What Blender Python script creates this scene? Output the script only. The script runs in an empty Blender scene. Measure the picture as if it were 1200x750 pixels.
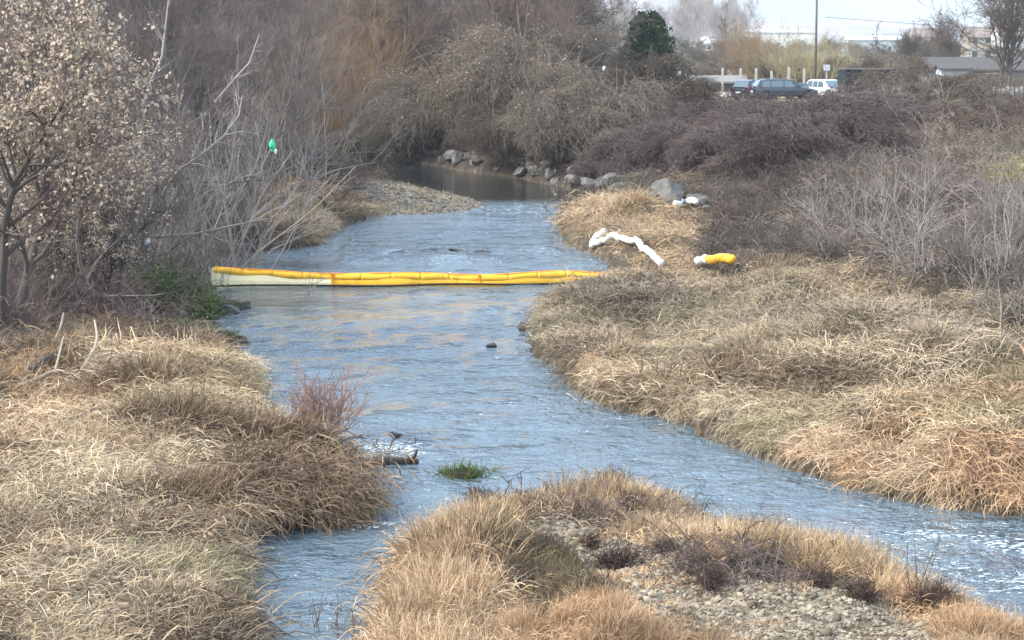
import bpy, math, random
import numpy as np
from mathutils import Vector, Matrix
random.seed(7); RNG = np.random.default_rng(7)
SC = bpy.context.scene
COL = SC.collection
# ------------------------------------------------------------------ camera
CAM_Z = 7.0
HAZE = 0.00027
F = 2400.0
PITCH = math.atan(330.0 / F)
cam_d = bpy.data.cameras.new('camera'); cam = bpy.data.objects.new('camera', cam_d); COL.objects.link(cam)
cam_d.sensor_width = 36.0; cam_d.lens = 36.0 * F / 1200.0
cam_d.clip_start = 0.5; cam_d.clip_end = 20000
cam.location = (0, 0, CAM_Z); cam.rotation_euler = (math.pi / 2 - PITCH, 0, 0)
SC.camera = cam
# ------------------------------------------------------------------ sky, sun, exposure
SUN_EL, SUN_AZ = math.radians(40), math.radians(-112)      # azimuth measured from +Y towards +X
w = bpy.data.worlds.new('World'); SC.world = w; w.use_nodes = True
wn = w.node_tree
bg = wn.nodes['Background']
sky = wn.nodes.new('ShaderNodeTexSky'); sky.sky_type = 'NISHITA'; sky.sun_disc = False
sky.sun_elevation = SUN_EL; sky.sun_rotation = SUN_AZ
sky.air_density = 1.0; sky.dust_density = 0.3; sky.ozone_density = 1.4
tc = wn.nodes.new('ShaderNodeTexCoord'); sxyz = wn.nodes.new('ShaderNodeSeparateXYZ'); wn.links.new(tc.outputs['Generated'], sxyz.inputs[0])
veil = wn.nodes.new('ShaderNodeValToRGB'); el = veil.color_ramp.elements; el[0].position = 0.0; el[0].color = (.95, 1.38, 1.8, 1); el[1].position = .30; el[1].color = (2.5, 3.15, 3.95, 1)
wn.links.new(sxyz.outputs[2], veil.inputs[0])
cn = wn.nodes.new('ShaderNodeTexNoise'); cn.inputs['Scale'].default_value = 3.0; cn.inputs['Detail'].default_value = 5; wn.links.new(tc.outputs['Generated'], cn.inputs['Vector'])
cm_ = wn.nodes.new('ShaderNodeMapRange'); cm_.inputs[1].default_value = .3; cm_.inputs[2].default_value = .7; cm_.inputs[3].default_value = .72; cm_.inputs[4].default_value = .95; wn.links.new(cn.outputs[0], cm_.inputs[0])
mx = wn.nodes.new('ShaderNodeMix'); mx.data_type = 'RGBA'; wn.links.new(cm_.outputs[0], mx.inputs[0]); wn.links.new(sky.outputs[0], mx.inputs[6]); wn.links.new(veil.outputs[0], mx.inputs[7])
wn.links.new(mx.outputs[2], bg.inputs[0]); bg.inputs[1].default_value = 0.15
sd = bpy.data.lights.new('sun', 'SUN'); sun = bpy.data.objects.new('sun', sd); COL.objects.link(sun)
sd.energy = 1.7; sd.angle = math.radians(18); sd.color = (1.0, 0.93, 0.82)
sv = Vector((math.sin(SUN_AZ) * math.cos(SUN_EL), math.cos(SUN_AZ) * math.cos(SUN_EL), math.sin(SUN_EL)))
sun.rotation_euler = (-sv).to_track_quat('-Z', 'Y').to_euler()
SC.view_settings.view_transform = 'Standard'; SC.view_settings.look = 'None'
SC.view_settings.exposure = 1.85; SC.view_settings.gamma = 1.0; SC.view_settings.use_curve_mapping = False
SC.cycles.max_bounces = 5; SC.cycles.diffuse_bounces = 2; SC.cycles.glossy_bounces = 3
SC.cycles.volume_bounces = 0; SC.cycles.use_denoising = True
# ------------------------------------------------------------------ projection helpers (photo pixels 1200x750)
cp, sp_ = math.cos(PITCH), math.sin(PITCH)
def ray(px, py):
    u, v = (px - 600.0) / F, (375.0 - py) / F
    return np.array([u, cp + v * sp_, -sp_ + v * cp])
def P(px, py, z=0.0):
    d = ray(px, py); t = (z - CAM_Z) / d[2]
    return np.array([d[0] * t, d[1] * t, z])
def pix(x, y, z):
    zz = z - CAM_Z
    dep = y * cp - zz * sp_; up = y * sp_ + zz * cp
    dep = np.maximum(dep, 0.1)
    return 600 + F * x / dep, 375 - F * up / dep
# ------------------------------------------------------------------ noise
_L = RNG.random((8, 256, 256))
def vnoise(x, y, s, k=0):
    x = np.asarray(x, float) / s + 61.3 * k; y = np.asarray(y, float) / s + 17.7 * k
    xi = np.floor(x).astype(int); yi = np.floor(y).astype(int); fx = x - xi; fy = y - yi
    fx = fx * fx * (3 - 2 * fx); fy = fy * fy * (3 - 2 * fy)
    A = _L[k % 8]; g = lambda a, b: A[a & 255, b & 255]
    return (g(xi, yi) * (1 - fx) + g(xi + 1, yi) * fx) * (1 - fy) + (g(xi, yi + 1) * (1 - fx) + g(xi + 1, yi + 1) * fx) * fy
def sstep(a, b, x):
    t = np.clip((np.asarray(x, float) - a) / (b - a), 0, 1); return t * t * (3 - 2 * t)
# ------------------------------------------------------------------ shorelines
def W(pts): return [tuple(P(a, b)[:2]) for a, b in pts]
LEFT = [(-95, -40), (-2.9, -40), (-3.1, 14)] + W([(276, 760), (286, 722), (284, 690), (280, 668), (272, 652), (296, 636), (330, 620), (380, 616), (412, 616), (434, 606), (432, 588), (420, 570),
     (406, 556), (372, 542), (345, 524), (312, 510), (288, 496), (292, 480), (310, 462), (306, 446), (292, 432), (274, 418), (268, 406), (292, 402), (268, 392), (240, 384),
     (262, 372), (292, 362), (270, 352), (248, 342), (236, 322), (250, 306), (296, 296), (330, 292), (372, 288), (380, 276), (404, 266), (430, 254), (480, 251), (530, 250), (572, 243), (556, 236), (510, 224), (470, 215),
     (428, 210), (416, 204), (380, 199), (300, 196)]) + [(-95, 118)]
RIGHT = [(-95, 140)] + W([(250, 176), (420, 178), (448, 184), (480, 190), (540, 200), (600, 208), (650, 217), (690, 226), (712, 236), (690, 246), (668, 258), (656, 268), (664, 284), (694, 298),
     (714, 312), (732, 322), (742, 330), (736, 340), (706, 354), (660, 366), (628, 382), (622, 400), (636, 422), (666, 434), (668, 450), (690, 466), (716, 482), (752, 488), (800, 496), (824, 512), (860, 526),
     (930, 550), (1000, 572), (1060, 588), (1140, 600), (1230, 612), (1500, 640)]) + [(95, 22), (95, 330), (-95, 330)]
ISLAND = [(-1.4, -40), (-.6, 15)] + W([(440, 790), (446, 748), (468, 722), (478, 692), (482, 668), (508, 648), (570, 632), (625, 614), (700, 604), (780, 610), (860, 632), (930, 654), (1000, 680),
     (1080, 708), (1150, 738), (1230, 775)]) + [(8.6, 17), (9.5, -40)]
POLYS = [np.array(p) for p in (LEFT, RIGHT, ISLAND)]
def inside(poly, x, y):
    c = np.zeros(x.shape, bool); n = len(poly)
    for i in range(n):
        x0, y0 = poly[i]; x1, y1 = poly[(i + 1) % n]
        if y0 == y1: continue
        m = (y0 > y) != (y1 > y)
        c ^= m & (x < (x1 - x0) * (y - y0) / (y1 - y0) + x0)
    return c
def edge_dist(poly, x, y):
    d = np.full(x.shape, 1e9); n = len(poly)
    for i in range(n):
        a = poly[i]; b = poly[(i + 1) % n]; e = b - a; l2 = e @ e + 1e-12
        t = np.clip(((x - a[0]) * e[0] + (y - a[1]) * e[1]) / l2, 0, 1)
        d = np.minimum(d, (x - a[0] - t * e[0]) ** 2 + (y - a[1] - t * e[1]) ** 2)
    return np.sqrt(d)
def gauss(x, y, cx, cy, rx, ry): return np.exp(-((x - cx) / rx) ** 2 - ((y - cy) / ry) ** 2)
MOUND = P(755, 285); YARD_Z = 2.6
def heights(x, y):
    x = np.asarray(x, float); y = np.asarray(y, float); sh = x.shape; x = x.ravel(); y = y.ravel()
    jx = x + 0.34 * (vnoise(x, y, 1.1, 5) - 0.5) * np.clip(y / 40, .4, 1.5); jy = y + 0.5 * (vnoise(x, y, 1.3, 6) - 0.5) * np.clip(y / 40, .4, 2)
    D = [edge_dist(p, jx, jy) for p in POLYS]; I = [inside(p, jx, jy) for p in POLYS]
    dm = np.min(D, axis=0)
    h = -0.5 * (1 - np.exp(-dm / 0.8)) - 0.03
    bump = 0.75 * (vnoise(x, y, 1.6, 1) - 0.5) + 0.42 * (vnoise(x, y, 0.62, 2) - 0.5) + 0.09 * (vnoise(x, y, 0.27, 3) - 0.5)
    far = sstep(60, 100, y)
    cw = np.exp(-((vnoise(x, y, 1.7, 0) - .5) / .035) ** 2) * (1 - .6 * far); bump = bump * 1.15 - .26 * cw
    # left bank
    d = D[0]; low = sstep(40, 45, y) * (1 - sstep(64, 78, y)); spit = sstep(76, 84, y)
    e = 0.46 * (1 - 0.6 * low) * (1 - 0.62 * spit)
    hl = e * (1 - np.exp(-d / 0.22)) + (0.35 + 1.1 * spit) * sstep(1.0, 9, d) + 1.0 * sstep(7, 22, d) + bump * np.clip(d / 1.8, 0, 1) * (1 - .6 * low * (1 - sstep(2, 5, d))) * (1 - .7 * spit * (1 - sstep(1, 4, d)))
    h = np.where(I[0], np.maximum(hl, 0.02 * d), h)
    # right and far bank
    d = D[1]
    e = 0.56
    wide = 3.0 + 9 * (1 - far)
    hr = e * (1 - np.exp(-d / 0.22)) + (0.5 * (1 - far) + 0.0 * far) * sstep(1, 6, d) + far * 2.0 * sstep(1.2, 13, d) + (1 - far) * 1.0 * sstep(6, 20, d) + bump * np.clip(d / 1.1, 0, 1) * (1 - .6 * sstep(12, 22, d) * far)
    hr += 0.45 * gauss(x, y, MOUND[0], MOUND[1], 2.6, 7)
    dip = P(775, 322, .3); hr -= 0.3 * gauss(x, y, dip[0], dip[1], 2.2, 2.4)
    h = np.where(I[1], np.maximum(hr, 0.05 * np.minimum(d, 3)), h)
    # gravel island
    d = D[2]
    hi = 0.34 * (1 - np.exp(-d / 0.25)) + 0.12 * sstep(0.5, 2.5, d) + 0.45 * bump * np.clip(d / 0.5, 0, 1)
    h = np.where(I[2], np.maximum(hi, 0.02), h)
    edge = np.maximum(sstep(70, 92, np.abs(x)), sstep(215, 255, y))
    h = h * (1 - edge) + np.where(h > 0, 2.4, h) * edge
    return h.reshape(sh)
def G(px, py):
    d = ray(px, py); t = np.concatenate([np.linspace(18, 80, 1500), np.linspace(80, 420, 2500)])
    x = d[0] * t; y = d[1] * t; z = CAM_Z + d[2] * t
    hh = heights(x, y); hh = np.maximum(hh, 0)
    i = np.argmax(z <= hh)
    if z[i] > hh[i]: i = len(t) - 1
    return np.array([x[i], y[i], hh[i]])
def HZ(x, y): return float(heights(np.array([x]), np.array([y]))[0])
# ------------------------------------------------------------------ material helpers
def mat(name, rough=0.85, spec=0.2):
    m = bpy.data.materials.new(name); m.use_nodes = True
    b = m.node_tree.nodes['Principled BSDF']; b.inputs['Roughness'].default_value = rough; b.inputs['Specular IOR Level'].default_value = spec
    return m, m.node_tree, b
def N(t, typ, **kw):
    n = t.nodes.new(typ)
    for k, v in kw.items():
        if k in n.inputs: n.inputs[k].default_value = v
        else: setattr(n, k, v)
    return n
def ramp(t, cols, fac=None):
    r = t.nodes.new('ShaderNodeValToRGB'); el = r.color_ramp.elements
    while len(el) < len(cols): el.new(0.5)
    for e, (p, c) in zip(el, cols): e.position = p; e.color = (*c, 1)
    if fac is not None: t.links.new(fac, r.inputs[0])
    return r
def noise(t, scale, detail=4, rough=0.55, vec=None, obj=False):
    n = t.nodes.new('ShaderNodeTexNoise'); n.inputs['Scale'].default_value = scale; n.inputs['Detail'].default_value = detail; n.inputs['Roughness'].default_value = rough
    if vec is None:
        tc = t.nodes.new('ShaderNodeTexCoord') if obj else t.nodes.new('ShaderNodeNewGeometry')
        vec = tc.outputs['Object'] if obj else tc.outputs['Position']
    t.links.new(vec, n.inputs['Vector']); return n
def mix(t, fac, a, b, mode='MIX'):
    m = t.nodes.new('ShaderNodeMix'); m.data_type = 'RGBA'; m.blend_type = mode
    for sock, v in ((m.inputs[0], fac), (m.inputs[6], a), (m.inputs[7], b)):
        if isinstance(v, (int, float)): sock.default_value = v
        elif isinstance(v, tuple): sock.default_value = (*v, 1)
        else: t.links.new(v, sock)
    return m.outputs[2]
def bump(t, b, fac, strength=0.5, dist=0.05):
    n = t.nodes.new('ShaderNodeBump'); n.inputs['Strength'].default_value = strength; n.inputs['Distance'].default_value = dist
    t.links.new(fac, n.inputs['Height']); t.links.new(n.outputs[0], b.inputs['Normal'])
def plain(name, col, rough=0.6, spec=0.3, var=0.15, scale=6.0, metal=0.0, obj=True):
    m, t, b = mat(name, rough, spec); n = noise(t, scale, 5, 0.6, obj=obj)
    d = tuple(c * (1 - var) for c in col); e = tuple(min(1, c * (1 + var)) for c in col)
    t.links.new(ramp(t, [(0.3, d), (0.7, e)], n.outputs[0]).outputs[0], b.inputs['Base Color']); b.inputs['Metallic'].default_value = metal
    return m
def wood(name, cols, scale=2.0, bscale=30):
    """bark / twig: each copy gets its own shade, fine mottling along it"""
    m, t, b = mat(name, 0.9, 0.1)
    oi = t.nodes.new('ShaderNodeObjectInfo')
    n = noise(t, scale, 3, 0.6)
    ad = t.nodes.new('ShaderNodeMath'); ad.operation = 'MULTIPLY_ADD'; ad.inputs[1].default_value = 0.5; t.links.new(oi.outputs['Random'], ad.inputs[0])
    ml = t.nodes.new('ShaderNodeMath'); ml.operation = 'MULTIPLY'; ml.inputs[1].default_value = 0.6; t.links.new(n.outputs[0], ml.inputs[0]); t.links.new(ml.outputs[0], ad.inputs[2])
    k = len(cols); r = ramp(t, [(0.12 + 0.76 * i / (k - 1), c) for i, c in enumerate(cols)], ad.outputs[0])
    t.links.new(r.outputs[0], b.inputs['Base Color'])
    return m
def tinted(name, var=0.35, trans=0.0, rough=0.8):
    """colour carried by each scattered plant, with a little mottling"""
    m, t, b = mat(name, rough, 0.15)
    a = t.nodes.new('ShaderNodeAttribute'); a.attribute_type = 'INSTANCER'; a.attribute_name = 'tint'
    n = noise(t, 9.0, 2, 0.5)
    mr = t.nodes.new('ShaderNodeMapRange'); mr.inputs[1].default_value = 0.25; mr.inputs[2].default_value = 0.75; mr.inputs[3].default_value = 1 - var; mr.inputs[4].default_value = 1 + var
    t.links.new(n.outputs[0], mr.inputs[0])
    v = t.nodes.new('ShaderNodeVectorMath'); v.operation = 'SCALE'; t.links.new(a.outputs['Vector'], v.inputs[0]); t.links.new(mr.outputs[0], v.inputs['Scale'])
    t.links.new(v.outputs[0], b.inputs['Base Color'])
    return m
M = {}
# ground
m, t, b = mat('bank_soil', 0.95, 0.1)
n1 = noise(t, 0.5, 6, .65); n2 = noise(t, 9, 5, .7)
base = ramp(t, [(0.3, (0.065, 0.05, 0.036)), (0.5, (0.11, 0.085, 0.06)), (0.7, (0.17, 0.135, 0.09))], n1.outputs[0])
fine = ramp(t, [(0.3, (0.55, 0.55, 0.55)), (0.7, (1.3, 1.3, 1.3))], n2.outputs[0])
c1 = mix(t, 1.0, base.outputs[0], fine.outputs[0], 'MULTIPLY')
g = t.nodes.new('ShaderNodeNewGeometry'); sx = t.nodes.new('ShaderNodeSeparateXYZ'); t.links.new(g.outputs['Position'], sx.inputs[0])
wet = t.nodes.new('ShaderNodeMapRange'); wet.inputs[1].default_value = 0.05; wet.inputs[2].default_value = 0.3; wet.inputs[3].default_value = 1; wet.inputs[4].default_value = 0
t.links.new(sx.outputs[2], wet.inputs[0])
c2 = mix(t, wet.outputs[0], c1, (0.045, 0.036, 0.026))
ga = t.nodes.new('ShaderNodeAttribute'); ga.attribute_name = 'gravel'
gn = t.nodes.new('ShaderNodeTexVoronoi'); gn.inputs['Scale'].default_value = 14; t.links.new(g.outputs['Position'], gn.inputs['Vector'])
gsep = t.nodes.new('ShaderNodeSeparateColor'); t.links.new(gn.outputs['Color'], gsep.inputs[0])
gc = ramp(t, [(0.1, (0.11, 0.085, 0.06)), (0.5, (0.23, 0.19, 0.14)), (0.9, (0.38, 0.33, 0.25))], gsep.outputs[0])
c3 = mix(t, ga.outputs['Fac'], c2, gc.outputs[0])
fa = t.nodes.new('ShaderNodeAttribute'); fa.attribute_name = 'mud'; c3 = mix(t, fa.outputs['Fac'], c3, mix(t, 1.0, (.075, .06, .05), fine.outputs[0], 'MULTIPLY'))
ya = t.nodes.new('ShaderNodeAttribute'); ya.attribute_name = 'yard'
yn = noise(t, 0.35, 5, .6); yc = ramp(t, [(0.35, (0.20, 0.20, 0.11)), (0.5, (0.36, 0.32, 0.22)), (0.68, (0.46, 0.41, 0.31))], yn.outputs[0])
c4 = mix(t, ya.outputs['Fac'], c3, yc.outputs[0])
t.links.new(c4, b.inputs['Base Color']); bump(t, b, n2.outputs[0], 0.8, 0.06); M['soil'] = m
# water
m, t, b = mat('river_water', 0.06, 0.5)
b.inputs['IOR'].default_value = 1.75
g = t.nodes.new('ShaderNodeNewGeometry')
mp = t.nodes.new('ShaderNodeMapping'); mp.inputs['Scale'].default_value = (1.0, 1.25, 1.0); t.links.new(g.outputs['Position'], mp.inputs[0])
na = noise(t, 0.9, 3, .55, mp.outputs[0]); nb = noise(t, 3.6, 3, .6, mp.outputs[0]); nc = noise(t, 12, 2, .5, mp.outputs[0])
na.inputs['Distortion'].default_value = 0.6; nb.inputs['Distortion'].default_value = 0.8
nr = noise(t, 0.16, 3, .5, mp.outputs[0])     # smooth glides and choppy runs
ca = ramp(t, [(0.3, (0.09, 0.13, 0.155)), (0.7, (0.16, 0.21, 0.25))], nr.outputs[0]); rf0 = t.nodes.new('ShaderNodeAttribute'); rf0.attribute_name = 'riffle'; pool_shade = t.nodes.new('ShaderNodeMapRange'); pool_shade.inputs[1].default_value = .08; pool_shade.inputs[2].default_value = .8; t.links.new(rf0.outputs['Fac'], pool_shade.inputs[0])
t.links.new(mix(t, pool_shade.outputs[0], (.022, .026, .024), ca.outputs[0]), b.inputs['Base Color'])  # calm water gets a darker base colour, painting in the pool's shade
def math_(t, op, a, b_):
    n = t.nodes.new('ShaderNodeMath'); n.operation = op
    for s, v in ((n.inputs[0], a), (n.inputs[1], b_)):
        if isinstance(v, (int, float)): s.default_value = v
        else: t.links.new(v, s)
    return n.outputs[0]
rf = t.nodes.new('ShaderNodeAttribute'); rf.attribute_name = 'riffle'
amp = t.nodes.new('ShaderNodeMapRange'); amp.inputs[1].default_value = .35; amp.inputs[2].default_value = .65; amp.inputs[3].default_value = 0.7; amp.inputs[4].default_value = 1.25; t.links.new(nr.outputs[0], amp.inputs[0])
s = math_(t, 'ADD', math_(t, 'MULTIPLY', na.outputs[0], 1.0), math_(t, 'MULTIPLY', nb.outputs[0], 0.52))
s = math_(t, 'ADD', s, math_(t, 'MULTIPLY', nc.outputs[0], 0.11))
s = math_(t, 'MULTIPLY', s, math_(t, 'MULTIPLY', amp.outputs[0], rf.outputs['Fac']))
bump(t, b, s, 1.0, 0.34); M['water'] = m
# vegetation
M['grass'] = tinted('dry_grass', 0.3); M['scrub'] = tinted('scrub_canes', 0.35)
M['bark_grey'] = wood('grey_bark', [(0.10, 0.085, 0.078), (0.17, 0.145, 0.13), (0.25, 0.22, 0.195)])
M['bark_dark'] = wood('dark_bark', [(0.06, 0.05, 0.045), (0.10, 0.085, 0.075), (0.14, 0.12, 0.105)])
M['twig_grey'] = wood('grey_twigs', [(0.095, 0.076, 0.066), (0.155, 0.125, 0.108), (0.24, 0.20, 0.172)])
M['twig_pale'] = wood('pale_twigs', [(0.20, 0.165, 0.145), (0.28, 0.24, 0.21), (0.37, 0.32, 0.28)])
M['twig_mauve'] = wood('mauve_twigs', [(0.11, 0.075, 0.075), (0.16, 0.11, 0.105), (0.22, 0.16, 0.14)])
M['twig_orange'] = wood('orange_willow_twigs', [(0.23, 0.14, 0.075), (0.30, 0.19, 0.11), (0.32, 0.23, 0.14)])
M['twig_red'] = wood('red_twigs', [(0.24, 0.12, 0.09), (0.32, 0.18, 0.14), (0.36, 0.24, 0.2)])
M['twig_tan'] = wood('tan_vines', [(0.20, 0.155, 0.115), (0.28, 0.225, 0.17), (0.38, 0.31, 0.235)])
M['twig_brown'] = wood('brown_vines', [(0.075, 0.058, 0.045), (0.135, 0.105, 0.082), (0.24, 0.195, 0.152)])
M['twig_vine'] = wood('hanging_vines', [(0.10, 0.078, 0.062), (0.19, 0.15, 0.115), (0.33, 0.265, 0.20)], .35)
M['twig_dmauve'] = wood('dark_mauve_canes', [(0.055, 0.04, 0.037), (0.10, 0.074, 0.068), (0.19, 0.15, 0.136)], .6)
M['twig_dweed'] = wood('dead_weed_stems', [(0.05, 0.035, 0.03), (0.09, 0.06, 0.05), (0.13, 0.09, 0.07)])
M['twig_gold'] = wood('golden_twigs', [(0.30, 0.24, 0.12), (0.36, 0.30, 0.17), (0.44, 0.37, 0.22)])
M['leaf_dry'] = wood('dry_leaves', [(0.34, 0.255, 0.185), (0.56, 0.45, 0.34), (0.70, 0.60, 0.48)], 12)
M['leaf_fluff'] = wood('seed_fluff', [(0.22, 0.17, 0.125), (0.30, 0.24, 0.18), (0.38, 0.31, 0.24)], 8)
M['leaf_brown'] = wood('brown_leaves', [(0.12, 0.085, 0.065), (0.19, 0.14, 0.105), (0.27, 0.205, 0.155)], 8)
M['leaf_dark'] = wood('evergreen_needles', [(0.018, 0.035, 0.018), (0.035, 0.06, 0.03), (0.06, 0.085, 0.04)], 3)
M['leaf_green'] = wood('ivy_leaves', [(0.06, 0.085, 0.025), (0.10, 0.14, 0.045), (0.16, 0.20, 0.07)], 5)
# ------------------------------------------------------------------ mesh helpers
def mesh_np(name, v, faces, material, smooth=False):
    me = bpy.data.meshes.new(name); v = np.asarray(v, np.float32).reshape(-1, 3)
    me.vertices.add(len(v)); me.vertices.foreach_set('co', v.ravel())
    fs = [np.asarray(f, np.int32) for f in (faces if isinstance(faces, list) else [faces]) if len(f)]
    idx = np.concatenate([f.ravel() for f in fs]); tot = np.concatenate([np.full(len(f), f.shape[1], np.int32) for f in fs])
    me.loops.add(len(idx)); me.loops.foreach_set('vertex_index', idx)
    me.polygons.add(len(tot)); st = np.concatenate([[0], np.cumsum(tot)[:-1]]).astype(np.int32)
    me.polygons.foreach_set('loop_start', st)
    if smooth: me.polygons.foreach_set('use_smooth', np.ones(len(tot), bool))
    me.update(calc_edges=True); me.validate()
    if material is not None: me.materials.append(material)
    return me
def link(name, data, parent=None, loc=None):
    o = bpy.data.objects.new(name, data); COL.objects.link(o)
    if parent is not None: o.parent = parent
    if loc is not None: o.location = loc
    return o
def tag(o, label=None, cat=None, group=None, kind=None):
    if label: o['label'] = label
    if cat: o['category'] = cat
    if group: o['group'] = group
    if kind: o['kind'] = kind
    return o
def thing(name, label, cat, loc=(0, 0, 0), rz=0, group=None):
    o = link(name, None); o.location = loc; o.rotation_euler = (0, 0, rz); o.empty_display_size = .3
    return tag(o, label, cat, group)
def copy_tree(o, parent=None):
    c = o.copy(); COL.objects.link(c); c.parent = parent
    for ch in [x for x in bpy.data.objects if x.parent == o]: copy_tree(ch, c)
    return c
class MB:
    """collects faces for one mesh"""
    def __init__(s): s.v = []; s.f = []
    def add(s, vs, fs):
        k = len(s.v); s.v += [tuple(map(float, p)) for p in vs]; s.f += [tuple(i + k for i in f) for f in fs]; return s
    def box(s, x0, y0, z0, x1, y1, z1):
        return s.add([(x0, y0, z0), (x1, y0, z0), (x1, y1, z0), (x0, y1, z0), (x0, y0, z1), (x1, y0, z1), (x1, y1, z1), (x0, y1, z1)],
              [(0, 3, 2, 1), (4, 5, 6, 7), (0, 1, 5, 4), (1, 2, 6, 5), (2, 3, 7, 6), (3, 0, 4, 7)])
    def tube(s, pts, rads, k=8, cap=True):
        pts = np.array(pts, float); n = len(pts); R = np.broadcast_to(np.array(rads, float), (n,))
        v, f = tubes(pts[None], R[None], k)
        fs = [tuple(q) for q in f]
        if cap: fs += [tuple(range(k))[::-1], tuple((n - 1) * k + i for i in range(k))]
        return s.add(v, fs)
    def lathe(s, prof, k=16, axis='z', c=(0, 0, 0)):
        vs = []
        for r, h in prof:
            for j in range(k):
                a = 2 * math.pi * j / k; p = (r * math.cos(a), r * math.sin(a), h)
                if axis == 'y': p = (p[0], p[2], p[1])
                vs.append((p[0] + c[0], p[1] + c[1], p[2] + c[2]))
        fs = [(i * k + j, i * k + (j + 1) % k, (i + 1) * k + (j + 1) % k, (i + 1) * k + j) for i in range(len(prof) - 1) for j in range(k)]
        return s.add(vs, fs)
    def build(s, name, material, parent=None, smooth=False, bevel=0, sub=0):
        me = bpy.data.meshes.new(name); me.from_pydata(s.v, [], s.f); me.validate(); me.update()
        if smooth: me.polygons.foreach_set('use_smooth', [True] * len(me.polygons))
        if material: me.materials.append(material)
        o = link(name, me, parent)
        if bevel:
            b = o.modifiers.new('bevel', 'BEVEL'); b.width = bevel; b.segments = 2; b.limit_method = 'ANGLE'
        if sub:
            b = o.modifiers.new('sub', 'SUBSURF'); b.levels = sub; b.render_levels = sub
        return o
def tubes(Pt, R, k):
    B, n, _ = Pt.shape
    T = np.gradient(Pt, axis=1); T /= np.linalg.norm(T, axis=2, keepdims=True) + 1e-9
    T0 = T.mean(axis=1); ref = np.where(np.abs(T0[:, 2:3]) < 0.85, [[0, 0, 1.]], [[1., 0, 0]])[:, None, :]
    Nn = np.cross(T, ref); Nn /= np.linalg.norm(Nn, axis=2, keepdims=True) + 1e-9; Bn = np.cross(T, Nn)
    a = np.arange(k) * 2 * np.pi / k
    v = Pt[:, :, None, :] + R[:, :, None, None] * (np.cos(a)[None, None, :, None] * Nn[:, :, None, :] + np.sin(a)[None, None, :, None] * Bn[:, :, None, :])
    i = np.arange(B)[:, None, None] * n * k + np.arange(n - 1)[None, :, None] * k; j = np.arange(k)[None, None, :]; j2 = (j + 1) % k
    f = np.stack([i + j, i + j2, i + k + j2, i + k + j], -1).reshape(-1, 4)
    return v.reshape(-1, 3), f
def unit(v): return v / (np.linalg.norm(v, axis=-1, keepdims=True) + 1e-9)
def strands(rng, S, D, L, n, wob=0.1, trop=0.0, trop_end=None):
    """grow B strands; trop pulls each step up (+) or down (-)"""
    B = len(S); P_ = np.zeros((B, n, 3)); P_[:, 0] = S; d = unit(D); st = (L / (n - 1))[:, None]
    te = trop if trop_end is None else trop_end
    for i in range(1, n):
        g_ = trop + (te - trop) * (i / (n - 1))
        d = unit(d + rng.normal(0, wob, (B, 3)) + np.array([0, 0, g_])); P_[:, i] = P_[:, i - 1] + d * st
    return P_
def sprout(rng, P_, R, cnt, t0, t1, a0, a1):
    B, n, _ = P_.shape; par = np.repeat(np.arange(B), cnt); t_ = rng.uniform(t0, t1, len(par)) * (n - 1)
    i = np.minimum(t_.astype(int), n - 2); f = (t_ - i)[:, None]
    S = P_[par, i] * (1 - f) + P_[par, i + 1] * f; T = unit(P_[par, i + 1] - P_[par, i])
    r = R[par, i] * (1 - f[:, 0]) + R[par, i + 1] * f[:, 0]
    a = rng.uniform(a0, a1, len(par))[:, None]; q = unit(np.cross(T, rng.normal(0, 1, (len(par), 3))))
    return S, unit(np.cos(a) * T + np.sin(a) * q), r, t_ / (n - 1)
def taper(L, n, r0, r1): return r0[:, None] * (1 - np.linspace(0, 1, n))[None] + r1 * np.linspace(0, 1, n)[None] + 0 * L[:, None]
def merge(parts):
    vs = []; fs = []; k = 0
    for v, f in parts: vs.append(v); fs.append(f + k); k += len(v)
    return np.concatenate(vs), np.concatenate(fs)
def leaves(rng, pts, size, squash=0.6, droop=0.0):
    """bent diamond leaves, one per point"""
    n = len(pts); a = unit(rng.normal(0, 1, (n, 3)) + np.array([0, 0, -droop])); q = unit(np.cross(a, rng.normal(0, 1, (n, 3)))); up = np.cross(a, q)
    s_ = (size * rng.uniform(0.45, 1.4, n))[:, None]
    v = np.stack([pts, pts + a * s_ * .5 + q * s_ * .5 * squash + up * s_ * .12, pts + a * s_, pts + a * s_ * .5 - q * s_ * .5 * squash + up * s_ * .12], 1)
    i = np.arange(n)[:, None] * 4
    return v.reshape(-1, 3), np.concatenate([i + np.array([[0, 1, 2]]), i + np.array([[0, 2, 3]])])
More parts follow.
